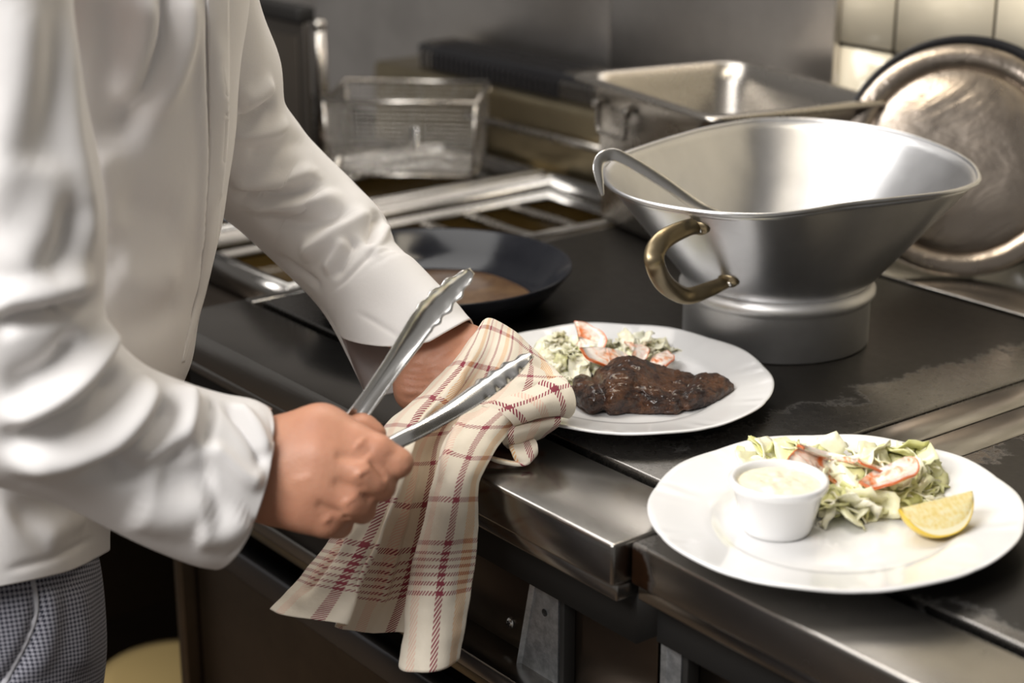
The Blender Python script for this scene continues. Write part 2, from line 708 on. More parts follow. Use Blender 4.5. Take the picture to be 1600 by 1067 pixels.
for i in range(-1, 7):
    for j in range(-3, 4):
        t = link('tile', tme, None, w)
        t.location = (x0t + (i + .5) * TW, WY - 0.004, z0t + (j + .5) * TW)
        t.rotation_euler = (random.Random(i * 31 + j).uniform(-.006, .006), 0, random.Random(i * 17 + j).uniform(-.006, .006))

# steel splashback panels
XP = onY(1321, 60, WY)[0]
sp = thing('splashback', 'smudged grey steel splashback behind the fryer, ending at the cream tiles', 'splashback', (-2.4, WY, 0.9))
edges = [XP, onY(968, 80, WY)[0], -3.0, -4.4]
for i in range(3):
    box('panel', (edges[i + 1] + .001, WY - 0.022, 0.86), (edges[i] - .001, WY - 0.009, 2.0), M['panel'], sp, 0.0015)

# ---------------------------------------------------------------- range units
def range_unit(label, XL, XR, YF, px0, px1, pmat, lipmat, braces, screws, door):
    u = thing('range_unit', label, 'range', ((XL + XR) / 2, 1.3, 0))
    YS, YB = 0.993, 1.66
    # frame round the plate
    box('front_frame', (XL, YF, 0.862), (XR, YS, 0.900), lipmat, u, 0.0032, 3)
    box('flange', (XL + .003, YF + .006, 0.847), (XR - .001, YF + .05, 0.862), M['steel'], u, 0.0015)
    box('side_frame', (XL, YS + .0004, 0.862), (px0 - .003, YB, 0.900), M['steel_y'], u, 0.0015)
    box('side_frame', (px1 + .003, YS + .0004, 0.862), (XR, YB, 0.900), M['steel_y'], u, 0.0015)
    box('rear_frame', (XL, YB + .0004, 0.862), (XR, WY - .024, 0.9012), M['steel'], u, 0.0015)
    box('plate_bed', (XL + .002, YF + .03, 0.80), (XR - .002, WY - .03, 0.868), M['black'], u, 0)
    pl = box('cooking_plate', (px0, 1.004, 0.872), (px1, YB - .012, 0.9015), pmat, u, 0.0025, 2)
    pl['label'] = 'black burnt-on cooking plate with worn bare steel borders'
    # lower body
    box('front_panel', (XL + .002, YF + .055, 0.70), (XR - .002, YF + .075, 0.848), M['dark_steel'], u, 0.001)
    r = box('lower_rail', (XL + .002, YF + .012, 0.688), (XR - .002, YF + .06, 0.706), M['steel'], u, 0.002)
    box('rail_lining', (XL + .002, YF + .02, 0.672), (XR - .002, YF + .06, 0.687), M['gold'], u, 0.001)
    box('body', (XL + .004, YF + .10, 0.08), (XR - .004, WY - .04, 0.80), M['black'], u, 0)
    if door:
        d = box('oven_door', (XL + .006, YF + .022, 0.10), (XR - .006, YF + .098, 0.625), M['oven'], u, 0.003)
        box('door_rail', (XL + .006, YF + .006, 0.618), (XR - .006, YF + .03, 0.652), M['bluegrey'], d, 0.003)
    else:
        box('lower_panel', (XL + .006, YF + .05, 0.10), (XR - .006, YF + .098, 0.665), M['dark_steel'], u, 0.003)
    for kind, _ in braces:
        # an upright sheet bracket, wider towards the floor, one edge turned into the range
        yb = YF + .040
        if kind == 0:
            xr = onY(872, 960, yb)[0]
            xt, xb_ = onY(845, 884, yb)[0], onY(814, 1067, yb)[0]
        else:
            xr = XL + .022
            xt = xb_ = XL + .001
        slope = 0.0 if kind else (xt - xb_) / (onY(845, 884, yb)[2] - onY(814, 1067, yb)[2])
        z1, z0 = 0.846, 0.60
        V = []
        for z, xl in ((z0, xt - slope * (z1 - z0)), (z1, xt)):
            V += [(xl, yb - .004, z), (xl + .003, yb, z), (xr, yb, z), (xr, yb + .016, z), (xr - .002, yb + .016, z), (xr - .002, yb + .002, z), (xl + .003, yb + .002, z), (xl, yb - .002, z)]
        n_ = 8
        b = mesh('bracket', V, [(i, (i + 1) % n_, n_ + (i + 1) % n_, n_ + i) for i in range(n_)] + [tuple(range(n_))[::-1], tuple(range(n_, 2 * n_))], M['bracket'], u, smooth=False)
        b['label'] = 'dull zinc upright bracket with screw holes'
        box('bracket_gasket', (xr + .0005, yb + .001, z0), (xr + .007, yb + .015, z1), M['black'], b, .001)
        if kind == 0:
            for hx, hy in ((851, 957), (840, 1064)):
                c_ = onY(hx, hy, yb)
                lathe('screw_hole', [(0, 0), (.0036, 0), (.0036, .002)], M['black'], b, 16,
                      fn=lambda r, z, ph, c_=c_: (c_[0] + r * math.cos(ph), yb - .0004 - z * 0.05, c_[2] + r * math.sin(ph)))
    for sx, sz in screws:
        s = lathe('screw', [(0.0, .0032), (.0025, .003), (.005, .0015), (.0056, 0), (.0056, -.002)], M['chrome'], u, 20,
                  fn=lambda r, z, ph: (sx + r * math.cos(ph), YF + .054 - z, sz + r * math.sin(ph)))
        for a in (0.5, 0.5 + math.pi / 2):
            c_, s_ = math.cos(a), math.sin(a)
            V = []
            for e1, e2 in ((-.003, -.0005), (.003, -.0005), (.003, .0005), (-.003, .0005)):
                for dy in (0, .0012):
                    V.append((sx + e1 * c_ - e2 * s_, YF + .0506 + dy, sz + e1 * s_ + e2 * c_))
            mesh('slot', V, [(0, 2, 4, 6), (1, 7, 5, 3), (0, 1, 3, 2), (2, 3, 5, 4), (4, 5, 7, 6), (6, 7, 1, 0)], M['black'], s, False)
    return u


range_unit('solid-top range unit with the steak plate and frying pan standing on its black plate', -1.788, -1.0015, 0.884,
           -1.768, -1.048, M['plateA'], M['steel'], [(0, 0)], [tuple(onY(798, 973, .938)[[0, 2]])], True)
range_unit('solid-top range unit carrying the plate with the lemon wedge, scorched at its front corner', -0.9985, -0.20, 0.901,
           -0.950, -0.245, M['plateB'], M['steel_stain'], [(1, 0)], [], False)

# ---------------------------------------------------------------- fryer
fu = thing('fryer_unit', 'blurred steel deep fryer unit beside the range under the chef arm', 'fryer', (-2.2, 1.3, 0))
FX0, FX1 = -2.62, -1.792
for x in (FX0, FX1 - .02):
    box('side_panel', (x, 0.89, 0.06), (x + .02, WY - .03, 0.84), M['oven'], fu, .002)
box('back_panel', (FX0 + .02, 1.55, 0.06), (FX1 - .02, 1.57, 0.84), M['oven'], fu, 0)
box('base_shelf', (FX0 + .02, 0.89, 0.08), (FX1 - .02, 1.55, 0.10), M['dark_steel'], fu, .002)
box('tank_well', (FX0 + .05, 1.0, 0.55), (FX1 - .05, 1.549, 0.839), M['black'], fu, .01)
box('front_rail', (FX0 + .02, 0.89, 0.70), (FX1 - .02, 0.905, 0.839), M['dark_steel'], fu, .002)
box('top_deck', (FX0, 0.89, 0.84), (FX1, WY - .03, 0.856), M['dark_steel'], fu, 0.002)


def tank(x0, x1, y0, y1):
    z0 = 0.857
    o = thing_part_frame('tank_rim', x0, x1, y0, y1, 0.013, z0, 0.899, M['steel'], fu)
    thing_part_frame('tank_step', x0 + .030, x1 - .030, y0 + .030, y1 - .030, 0.006, z0, 0.880, M['steel'], o)
    box('oil_surface', (x0 + .014, y0 + .014, z0 - .002), (x1 - .014, y1 - .014, z0 + .008), M['oil'], fu, 0)


def thing_part_frame(name, x0, x1, y0, y1, w, z0, z1, mat, parent):
    bm = bmesh.new()
    o = [(x0, y0), (x1, y0), (x1, y1), (x0, y1)]
    i = [(x0 + w, y0 + w), (x1 - w, y0 + w), (x1 - w, y1 - w), (x0 + w, y1 - w)]
    vo = [[bm.verts.new((*p, z)) for p in o] for z in (z0, z1)]
    vi = [[bm.verts.new((*p, z)) for p in i] for z in (z0, z1)]
    for k in range(4):
        l = (k + 1) % 4
        bm.faces.new((vo[0][k], vo[0][l], vo[1][l], vo[1][k]))
        bm.faces.new((vi[0][l], vi[0][k], vi[1][k], vi[1][l]))
        bm.faces.new((vo[1][k], vo[1][l], vi[1][l], vi[1][k]))
        bm.faces.new((vo[0][l], vo[0][k], vi[0][k], vi[0][l]))
    bmesh.ops.bevel(bm, geom=[e for e in bm.edges if e.calc_length() > .03], offset=min(w * .3, .003), segments=2, affect='EDGES')
    return from_bm(name, bm, mat, parent, True)


tank(-2.085, -1.806, 1.06, 1.70)
tank(-2.372, -2.10, 1.06, 1.70)
# heating element tubes
for k in range(3):
    yy = 1.18 + .16 * k
    tube('heating_tube', [(-2.03, yy, .872), (-1.88, yy, .872), (-1.86, yy + .04, .872), (-1.88, yy + .08, .872), (-2.03, yy + .08, .872)], .006, M['tin'], fu, 8, 24)
# rear console with louvred black hood
box('rear_console', (-2.60, 1.715, 0.857), (-1.83, WY - .032, 1.000), M['gold'], fu, 0.012, 4)
# louvred dark flue on the console
lv = box('flue_core', (-2.50, 1.742, 1.0005), (-1.87, 1.822, 1.040), M['blackmetal'], fu, 0.006, 3)
for k in range(44):
    xx = -2.49 + k * 0.0140
    V = []
    for x in (xx, xx + .0045):
        for y, z in ((1.738, 1.001), (1.738, 1.025), (1.75, 1.0435), (1.815, 1.0435), (1.827, 1.025), (1.827, 1.001)):
            V.append((x, y, z))
    Fc = [(0, 1, 2, 3, 4, 5), (11, 10, 9, 8, 7, 6)] + [(i, (i + 1) % 6 + 0, (i + 1) % 6 + 6, i + 6) for i in range(6)]
    mesh('louvre', V, Fc, M['rib'] if 2 < k < 27 else M['tin'], lv, False)
ra = onz(755, 190, .955)
tube('console_rail', [(-2.30, 1.70, .952), (-1.835, 1.70, .952)], .006, M['tin'], fu, 10)
for x in (-2.25, -2.0, -1.86):
    tube('rail_post', [(x, 1.70, .952), (x, 1.718, .945)], .0045, M['tin'], fu, 8)

# ---------------------------------------------------------------- dark cupboard and post at far left
hc = thing('heat_shield', 'dark upright metal shield with black top bar behind the chef shoulder', 'shield', (-2.5, 1.456, .857))
cb = box('shield_plate', (-2.615, 1.45, 0.857), (-2.385, 1.462, 1.112), plain('dark_shield', (0.05, 0.043, 0.036), .4, .5), hc, .003)
box('shield_inset', (-2.60, 1.446, 0.88), (-2.40, 1.4495, 1.09), plain('dark_inset', (0.06, 0.05, 0.04), .4, .5), cb, .002)
box('top_bar', (-2.615, 1.44, 1.1125), (-2.385, 1.472, 1.136), M['black'], hc, .004)
post = thing('steel_post', 'upright round steel post left of the wire fry basket', 'post', (-2.50, 1.55, 0.857))
tube('pole', [(-2.503, 1.55, 0.857), (-2.503, 1.55, 1.088)], .0118, M['tin'], post, 16)
lathe('pole_cap', [(0, .010), (.008, .009), (.0128, .004), (.0128, -.008)], M['tin'], post, 20, (-2.503, 1.55, 1.088))
lathe('pole_foot', [(0.0118, .014), (.026, .008), (.028, 0)], M['tin'], post, 20, (-2.503, 1.55, 0.857))

# a yellow tub and cream box on the floor behind the legs
tb = thing('oil_tub', 'yellow plastic tub with pale top low in the open fryer base', 'tub', (-2.19, 1.06, .101))
lathe('tub_body', [(0, .004), (.10, .004), (.112, .09), (.120, .095), (.120, .105), (.108, .102), (.094, .012), (0, .012)], M['yellow'], tb, 40, (-2.17, 1.06, .101))
lathe('tub_lid', [(0, .115), (.09, .114), (.118, .109), (.118, .103), (0, .103)], M['cream'], tb, 40, (-2.17, 1.06, .101))

# ---------------------------------------------------------------- cookware
ZT = 0.9018      # top of the cooking plates


def pan_mat():
    N = NT('seasoned_black_pan')
    v = N.coord('Object')
    n = N.noise(v, 30, 5, .65)
    N.p(Base_Color=N.mix(n, (0.008, 0.009, 0.013), (0.020, 0.021, 0.026)), Metallic=0.0, Specular_IOR_Level=.22, Roughness=N.math('ADD', .08, N.math('MULTIPLY', n, .16)))
    N.bump(n, .2, .0008)
    return N.m


M['pan'] = pan_mat()
pc = onz(674, 412, .948)
pan = thing('frying_pan', 'black iron frying pan with browned fat, behind the chef wrist', 'pan', (pc[0], pc[1], ZT))
R = .163
lathe('pan_body', [(0, .004), (.118, .0042), (.125, .006), (.142, .022), (R - .003, .0450), (R, .0464), (R + .0005, .0440), (.146, .022), (.128, .003), (.120, 0), (0, 0)],
      M['pan'], pan, 96, (pc[0], pc[1], ZT))


def fat_mat():
    N = NT('browned_fat')
    v = N.coord('Object')
    n = N.noise(v, 16, 6, .7, .6)
    n2 = N.noise(v, 80, 4, .7)
    N.p(Base_Color=N.ramp(N.math('ADD', N.math('MULTIPLY', n, .75), N.math('MULTIPLY', n2, .25)), [(.3, (0.012, 0.007, 0.004)), (.48, (0.09, 0.042, 0.016)), (.66, (0.20, 0.115, 0.05)), (.8, (0.32, 0.22, 0.12))]),
        Roughness=.28, Coat_Weight=.6, Coat_Roughness=.12)
    N.bump(n2, .5, .002)
    return N.m


rr = random.Random(4)
lathe('fat_residue', [(0, .0066), (.05, .0066), (.111, .0062), (.117, .0048)], fat_mat(), pan, 72,
      fn=lambda r, z, ph: (pc[0] + r * math.cos(ph) * (1 + .025 * math.sin(3 * ph + 1) + .015 * math.sin(7 * ph)), pc[1] + r * math.sin(ph) * (1 + .025 * math.sin(3 * ph + 1) + .015 * math.sin(7 * ph)), ZT + z))
hd = -RT * 0.96 + np.array([-0.1, 0.25, 0])
hd /= np.linalg.norm(hd)
P0 = np.array([pc[0], pc[1], ZT])
tube('pan_handle', [P0 + hd * .150 + UPZ * .028, P0 + hd * .18 + UPZ * .046, P0 + hd * .24 + UPZ * .078, P0 + hd * .32 + UPZ * .088, P0 + hd * .38 + UPZ * .086], [.013, .011, .010, .012, .013], M['pan'], pan, 12, 40, .32)

# ---- rectangular food container
cz = 1.10
cr = [onz(x, y, cz) for x, y in ((898, 118), (1120, 190), (1390, 155), (1140, 92))]
cc = sum(cr) / 4
ux = (cr[1] - cr[0])
ux[2] = 0
ux /= np.linalg.norm(ux)
uy = np.array([-ux[1], ux[0], 0])
HX, HY = .1735, .1345


def rrect(hx, hy, r, z, n=7):
    out = []
    for sx, sy, a0 in ((1, 1, 0), (-1, 1, 90), (-1, -1, 180), (1, -1, 270)):
        for k in range(n):
            a = math.radians(a0 + 90 * k / (n - 1))
            p = np.array([cc[0], cc[1], 0]) + ux * (sx * (hx - r) + r * math.cos(a)) + uy * (sy * (hy - r) + r * math.sin(a))
            out.append((p[0], p[1], z))
    return out


cont = thing('food_container', 'deep rectangular steel food container behind the cone bowl', 'container', (cc[0], cc[1], ZT))


def loft_rings(name, rs, mat, parent, cap0=False, cap1=False):
    n = len(rs[0])
    V = [p for r in rs for p in r]
    Fc = []
    for i in range(len(rs) - 1):
        for j in range(n):
            k = (j + 1) % n
            Fc.append((i * n + j, i * n + k, (i + 1) * n + k, (i + 1) * n + j))
    if cap0:
        Fc.append(tuple(range(n))[::-1])
    if cap1:
        Fc.append(tuple((len(rs) - 1) * n + j for j in range(n)))
    return mesh(name, V, Fc, mat, parent)


bx_, by_ = .150, .112
body = loft_rings('container_body', [rrect(bx_ - .018, by_ - .018, .028, ZT), rrect(bx_ - .006, by_ - .006, .034, ZT + .005), rrect(bx_, by_, .036, ZT + .016),
                              rrect(bx_ + .004, by_ + .004, .038, cz - .03), rrect(bx_ + .0085, by_ + .0085, .04, cz - .024), rrect(bx_ + .009, by_ + .009, .04, cz - .004),
                              rrect(bx_ + .010, by_ + .010, .04, cz)][::1] +
                  [rrect(bx_ + .0075, by_ + .0075, .039, cz), rrect(bx_ + .007, by_ + .007, .039, cz - .024), rrect(bx_ + .002, by_ + .002, .037, cz - .03), rrect(bx_ - .002, by_ - .002, .035, ZT + .016), rrect(bx_ - .02, by_ - .02, .026, ZT + .004)], M['tin'], cont, True, True)
rimo = loft_rings('container_rim', [rrect(bx_ + .0075, by_ + .0075, .039, cz - .001), rrect(bx_ + .009, by_ + .009, .04, cz + .0016), rrect(HX - .002, HY - .002, .018, cz + .0016),
                                    rrect(HX, HY, .018, cz - .001), rrect(HX, HY, .018, cz - .005), rrect(HX - .0015, HY - .0015, .018, cz - .005), rrect(HX - .002, HY - .002, .018, cz - .001), rrect(bx_ + .009, by_ + .009, .04, cz - .002)], M['tin'], cont)
# folded bail handle lying on the long side
sd = -uy * (by_ + .012)
hp = [np.array([cc[0], cc[1], 0]) + sd + ux * a + UPZ * z for a, z in ((-.115, cz - .03), (-.112, cz - .062), (-.100, cz - .066), (-.052, cz - .066), (-.042, cz - .062), (-.040, cz - .03))]
tube('bail_handle', hp, .0032, M['tin'], cont, 8, 36)
for k in (0, -1):
    c_ = hp[k]
    box('handle_bracket', tuple(c_ - .006), tuple(c_ + .006), M['tin'], cont, .002)

# ---- big cone shaped aluminium bowl on a ring foot
rim_px = [(942, 262), (947, 284), (970, 303), (1010, 317), (1070, 328), (1135, 335), (1200, 336), (1255, 331), (1320, 320), (1400, 311), (1480, 301), (1522, 288), (1529, 274), (1515, 254), (1480, 234),
          (1420, 212), (1350, 197), (1270, 188), (1190, 188), (1120, 198), (1060, 213), (1000, 232), (958, 248)]
RP = np.array([onz(x, y, 1.101 - .020 * (y - 188) / 148.) for x, y in rim_px])
RP = crom(np.vstack([RP, RP[:1]]), 145)[:-1]
bc = np.array([-1.303, 1.381])
bowl = thing('cone_bowl', 'large dented aluminium cone bowl with brass handle standing on a ring foot', 'bowl', (bc[0], bc[1], ZT))
n = len(RP)
ang = np.arctan2(RP[:, 1] - bc[1], RP[:, 0] - bc[0])
Vb, Fb = [], []
prof = [(0.0, .97), (.12, .968), (.3, None), (.5, None), (.75, None), (1.0, None)]
L_out, L_in = [], []
for s in np.linspace(0, 1, 16):
    L_out.append(np.stack([bc[0] + np.cos(ang) * .097 * (1 - s) + (RP[:, 0] - bc[0]) * s, bc[1] + np.sin(ang) * .097 * (1 - s) + (RP[:, 1] - bc[1]) * s,
                           .966 + (RP[:, 2] - .966) * s ** 1.03], 1))
cen = np.array([bc[0], bc[1], 0])
for s in np.linspace(1, 0, 16):
    P = L_out[int(round(s * 15))].copy()
    d = P[:, :2] - bc
    rl = np.linalg.norm(d, axis=1)[:, None]
    P[:, :2] = bc + d * (1 - .0022 / rl)
    if s < 0.95:
        P += (.0010 * nz(P, 22, 3) + .0007 * nz(P, 55, 9))[:, None] * np.array([.7, .7, .3])
    L_in.append(P)
floor1 = np.stack([bc[0] + np.cos(ang) * .085, bc[1] + np.sin(ang) * .085, np.full(n, .962)], 1)
floor2 = np.stack([bc[0] + np.cos(ang) * .02, bc[1] + np.sin(ang) * .02, np.full(n, .960)], 1)
loft_rings('bowl_wall', [list(map(tuple, r)) for r in L_out + L_in + [floor1, floor2]], M['alu'], bowl, False, True)
tube('rolled_rim', RP, .0026, M['alu'], bowl, 8, None, 1, True)
lathe('ring_foot', [(.099, 0), (.1012, .002), (.1012, .048), (.104, .052), (.1065, .056), (.1065, .061), (.103, .066), (.096, .068), (.094, .064), (.0985, .05), (.0985, .003), (.097, 0)],
      M['alu_foot'], bowl, 96, (bc[0], bc[1], ZT), closed=True)
M['brass'] = steel('tarnished_brass', (0.28, 0.225, 0.14), .36, (20, 20, 20), .8)


def wall_d(x, y):
    """depth of the bowl wall in the view direction"""
    tri = _bowl_bvh.ray_cast(Vector(CAM), Vector(ray(x, y)))
    return (np.array(tri[0]) - CAM) @ FW if tri[0] is not None else 1.85


_bo = [o for o in bowl.children if o.name.startswith('bowl_wall')][0]
_bowl_bvh = BVHTree.FromPolygons([v.co for v in _bo.data.vertices], [tuple(p.vertices) for p in _bo.data.polygons])
dA, dB = wall_d(1092, 356), wall_d(1138, 438)
hpts = [at(1096, 353, dA + .002), at(1074, 356, dA - .014), at(1040, 372, dA - .03), at(1024, 392, dA - .036), at(1024, 415, dA - .036), at(1040, 444, (dA + dB) / 2 - .033), at(1072, 462, dB - .026), at(1108, 452, dB - .012), at(1140, 438, dB + .002)]
tube('brass_handle', hpts, [.008, .0085, .010, .0105, .010, .010, .009, .008, .0065], M['brass'], bowl, 14, 60, .45, ref=tuple(-FW))
for (x, y, d) in ((1092, 354, dA), (1138, 437, dB)):
    p = at(x, y, d)
    nrm = np.array([p[0] - bc[0], p[1] - bc[1], -.06])
    nrm /= np.linalg.norm(nrm)
    tube('handle_foot', [p - nrm * .001, p + nrm * .0035], [.0125, .0105], M['brass'], bowl, 18, None, .75)
    p2 = at(x + 4, y + 3, d) + nrm * .0035
    tube('rivet', [p2, p2 + nrm * .002], [.0035, .0022], M['chrome'], bowl, 12)

# ---- ladle with hooked handle resting in the bowl
lad = thing('ladle', 'steel ladle with flat hooked handle hung over the cone bowl rim', 'ladle', (bc[0], bc[1], .963))
lp = [np.array([bc[0] + .0, bc[1] - .005, .975]), at(1150, 356, 1.86), at(1092, 323, 1.835), at(1030, 280, 1.815), at(975, 248, 1.80), at(955, 242, 1.795), at(940, 248, 1.79), at(934.5, 262, 1.787), at(937, 282, 1.786), at(942, 306, 1.786)]
tube('handle', lp, [.005, .006, .0062, .0065, .0065, .0065, .0065, .006, .0045, .0015], M['chrome'], lad, 12, 90, .17, ref=tuple(-FW + .4 * RT))
lathe('ladle_cup', [(0, -.0), (.02, .002), (.034, .012), (.039, .026), (.0375, .026), (.033, .013), (.02, .004), (0, .002)], M['chrome'], lad, 40, (bc[0] + .02, bc[1] - .02, .9635))

# ---- round lid and tray leaning at the wall
def leaning(name, label, cat, cpos, hdir, tilt, Rr, prof, mat, parts, sq=1.0):
    hdir = np.array(hdir, float)
    hdir /= np.linalg.norm(hdir)
    nh = np.array([hdir[1], -hdir[0], 0])            # facing the room
    nrm = nh * math.cos(tilt) + UPZ * math.sin(tilt)
    upv = np.cross(nrm, hdir)
    upv = -upv if upv[2] < 0 else upv
    cpos = np.array(cpos)
    base = cpos - upv * Rr
    o = thing(name, label, cat, (base[0], base[1], base[2]))
    fn = lambda r, z, ph: tuple(cpos + hdir * (r * math.cos(ph)) + upv * (r * math.sin(ph)) + nrm * z)
    for nm, pf, mt in parts:
        lathe(nm, pf, mt, o, 96, fn=fn)
    return o


def lid_mat():
    N = NT('dull_dented_tin')
    v = N.coord('Object')
    n = N.noise(v, 9, 5, .6, 1.2)
    n2 = N.noise(v, 50, 5, .6)
    N.p(Base_Color=N.mix(n, (0.52, 0.46, 0.40), (0.34, 0.28, 0.23)), Metallic=1.0, Roughness=N.math('ADD', .2, N.math('MULTIPLY', n2, .2)))
    N.bump(N.math('ADD', n, N.math('MULTIPLY', n2, .12)), .45, .008)
    return N.m


M['lid'] = lid_mat()
lr = .145
lh = np.array([.74, .672, 0])
ltilt = math.radians(25)
lback = np.array([-lh[1], lh[0], 0])
lbase = onz(1492, 438, ZT)
lcen = lbase + lback * (lr * math.sin(ltilt) + .006) + UPZ * (lr * math.cos(ltilt) + .004)
leaning('round_lid', 'round dented metal lid with stepped rim propped up before the tiles', 'platter', lcen, lh, ltilt, lr, None, None,
        [('lid_face', [(0, .004), (.06, .006), (.104, .004), (.112, -.002), (.117, -.004), (.118, -.006), (0, -.006)], M['lid']),
         ('lid_rim', [(.117, -.004), (.123, .002), (.130, .004), (.141, .002), (.145, -.001), (.145, -.004), (.117, -.008)], M['lid'])])
lcen2 = lcen + lback * .016 + np.array([.003, .003, .001])
leaning('round_tray', 'black-edged round tray standing behind the dented lid', 'tray', lcen2, lh, ltilt, .150, None, None,
        [('tray_face', [(0, 0), (.136, 0), (.136, -.003), (0, -.003)], M['dark_steel']),
         ('tray_rim', [(.134, -.002), (.145, .004), (.1505, .007), (.1515, .005), (.146, 0), (.136, -.004)], M['blackmetal'])])

# ---------------------------------------------------------------- wire fry basket on the fryer
kb = thing('fry_basket', 'fine wire mesh fry basket hanging empty over the fryer', 'basket', tuple(at(630, 275, 2.72)))
B0 = at(628, 214, 2.74)
bu, bv = RT.copy(), _fh.copy()
cw, sw = math.cos(.1), math.sin(.1)
bu, bv = bu * cw - bv * sw, bv * cw + bu * sw
hw, hd_, hh = .116, .09, .057
B0 = B0 + bv * .07


def bp(a, b, c):
    return B0 + bu * a * (1 - .05 * (c < 0)) + bv * b * (1 - .05 * (c < 0)) + UPZ * c


for c in (hh, -hh):
    tube('frame_wire', [bp(-hw, -hd_, c), bp(hw, -hd_, c), bp(hw, hd_, c), bp(-hw, hd_, c)], .0042 if c > 0 else .003, M['tin'], kb, 8, None, 1, True)
for a, b in ((-hw, -hd_), (hw, -hd_), (hw, hd_), (-hw, hd_)):
    tube('corner_wire', [bp(a, b, hh), bp(a, b, -hh)], .003, M['tin'], kb, 8)
wires = []


def wire(p, q, r=.0006):
    t = q - p
    t = t / np.linalg.norm(t)
    s = np.cross(t, [0.3, 0.5, 0.8])
    s /= np.linalg.norm(s)
    q2 = np.cross(t, s)
    wires.append([p + r * s, p - .5 * r * s + .87 * r * q2, p - .5 * r * s - .87 * r * q2, q + r * s, q - .5 * r * s + .87 * r * q2, q - .5 * r * s - .87 * r * q2])


for k in range(1, 26):
    a = -hw + 2 * hw * k / 26
    for b in (-hd_, hd_):
        wire(bp(a, b, hh), bp(a, b, -hh))
    wire(bp(a, -hd_, -hh), bp(a, hd_, -hh))
for k in range(1, 24):
    b = -hd_ + 2 * hd_ * k / 24
    for a in (-hw, hw):
        wire(bp(a, b, hh), bp(a, b, -hh))
    wire(bp(-hw, b, -hh), bp(hw, b, -hh))
for k in range(1, 16):
    c = -hh + 2 * hh * k / 16
    for b in (-hd_, hd_):
        wire(bp(-hw, b, c), bp(hw, b, c))
    for a in (-hw, hw):
        wire(bp(a, -hd_, c), bp(a, hd_, c))
V = [v for w_ in wires for v in w_]
Fc = []
for i in range(len(wires)):
    o = i * 6
    Fc += [(o, o + 1, o + 4, o + 3), (o + 1, o + 2, o + 5, o + 4), (o + 2, o, o + 3, o + 5)]
wm = mesh('wire_mesh', V, Fc, M['tin'], kb)
wm['kind'] = 'stuff'
tg = box('hanger_tab', (0, 0, 0), (.02, .004, .034), M['chrome'], None, .002)
tg.matrix_world = Matrix.Translation(Vector(bp(.015, -hd_ - .006, -.012)))
tg.parent = kb
tg.matrix_parent_inverse = Matrix.Translation(-kb.location)
tube('basket_handle', [bp(-.10, -hd_, -.03), bp(-.10, -hd_ - .03, -.055), bp(-.06, -hd_ - .09, -.06), bp(-.035, -hd_ - .13, -.075), bp(-.02, -hd_ - .17, -.085)], .006, M['tin'], kb, 10, 40)

# ---------------------------------------------------------------- plates
def china():
    N = NT('white_china')
    v = N.coord('Object')
    n = N.noise(v, 8, 3)
    N.p(Base_Color=N.mix(n, (0.79, 0.785, 0.78), (0.77, 0.765, 0.76)), Roughness=.13, Coat_Weight=.5, Coat_Roughness=.05, Subsurface_Weight=.03, Subsurface_Radius=(.01, .01, .01))
    return N.m


M['china'] = china()


def plate(label, c, axis, z0, seed, tilt=(0, 0)):
    A, Bq = .166, .149
    ax = np.array([axis[0], axis[1]])
    ax /= np.linalg.norm(ax)
    ay = np.array([-ax[1], ax[0]])
    prof = [(0, .0062), (.25, .0062), (.50, .0062), (.585, .0066), (.62, .0080), (.65, .0110), (.675, .0128), (.72, .0140), (.82, .0172), (.90, .0200), (.96, .0222), (.985, .0230), (.998, .0229),
            (1.0, .0218), (.992, .0205), (.94, .0185), (.80, .0130), (.68, .0085), (.62, .004), (.56, .0022), (.55, .0002), (.53, 0), (.52, .002), (.3, .003), (0, .003)]

    def fn(r, z, ph):
        k = max(0, (r - .72) / .28) ** 1.5
        sc = 1 + k * (.010 * abs(math.cos(5 * ph + seed)) ** .7 - .006)
        zz = z + k * .0007 * math.cos(10 * ph + 2 * seed)
        if r > .86 and r < .97 and z > .0185:       # moulded garland relief near the edge
            zz += .0004 * (math.sin(40 * ph) * math.sin(5 * ph + seed) ** 6)
        p = ax * (A * r * sc * math.cos(ph)) + ay * (Bq * r * sc * math.sin(ph))
        return (c[0] + p[0], c[1] + p[1], z0 + zz + tilt[0] * p[0] + tilt[1] * p[1])
    o = lathe('dinner_plate', prof, M['china'], None, 220, fn=fn)
    return tag(o, label, 'plate', 'white dinner plates')


plate('white plate with wavy rim under the browned steak and salad', (-1.264, 1.121), (-.919, .395), ZT, .4)
plate('white plate with wavy rim holding sauce cup, salad and lemon wedge', (-.910, 1.047), (.237, -.972), ZT, 1.3)
ZP = ZT + .0066

# ---------------------------------------------------------------- ramekin and sauce
rc = onz(1213, 826, ZP)
ram = tag(lathe('ramekin', [(0, .0012), (.024, .0012), (.0265, .0), (.028, .0015), (.0295, .006), (.0372, .036), (.0398, .0385), (.0408, .0415), (.0405, .0445), (.0385, .0462), (.036, .0452), (.0345, .042), (.0335, .036), (.026, .007), (.024, .0045), (0, .0042)],
                      M['china'], None, 80, (rc[0], rc[1], ZP)), 'small white china sauce cup beside the salad', 'cup')


def sauce_mat():
    N = NT('herb_mayonnaise')
    v = N.coord('Object')
    fl = N.noise(v, 420, 3, .6)
    sp_ = ramp1(N, fl, .64, .70)
    N.p(Base_Color=N.mix(N.math('MULTIPLY', sp_, .55), N.mix(N.noise(v, 120, 3), (0.80, 0.75, 0.60), (0.74, 0.68, 0.50)), (0.34, 0.36, 0.16)), Roughness=.32, Subsurface_Weight=.15, Subsurface_Radius=(.004, .003, .002), Subsurface_Scale=.5)
    N.bump(N.noise(v, 200, 3), .5, .0015)
    return N.m


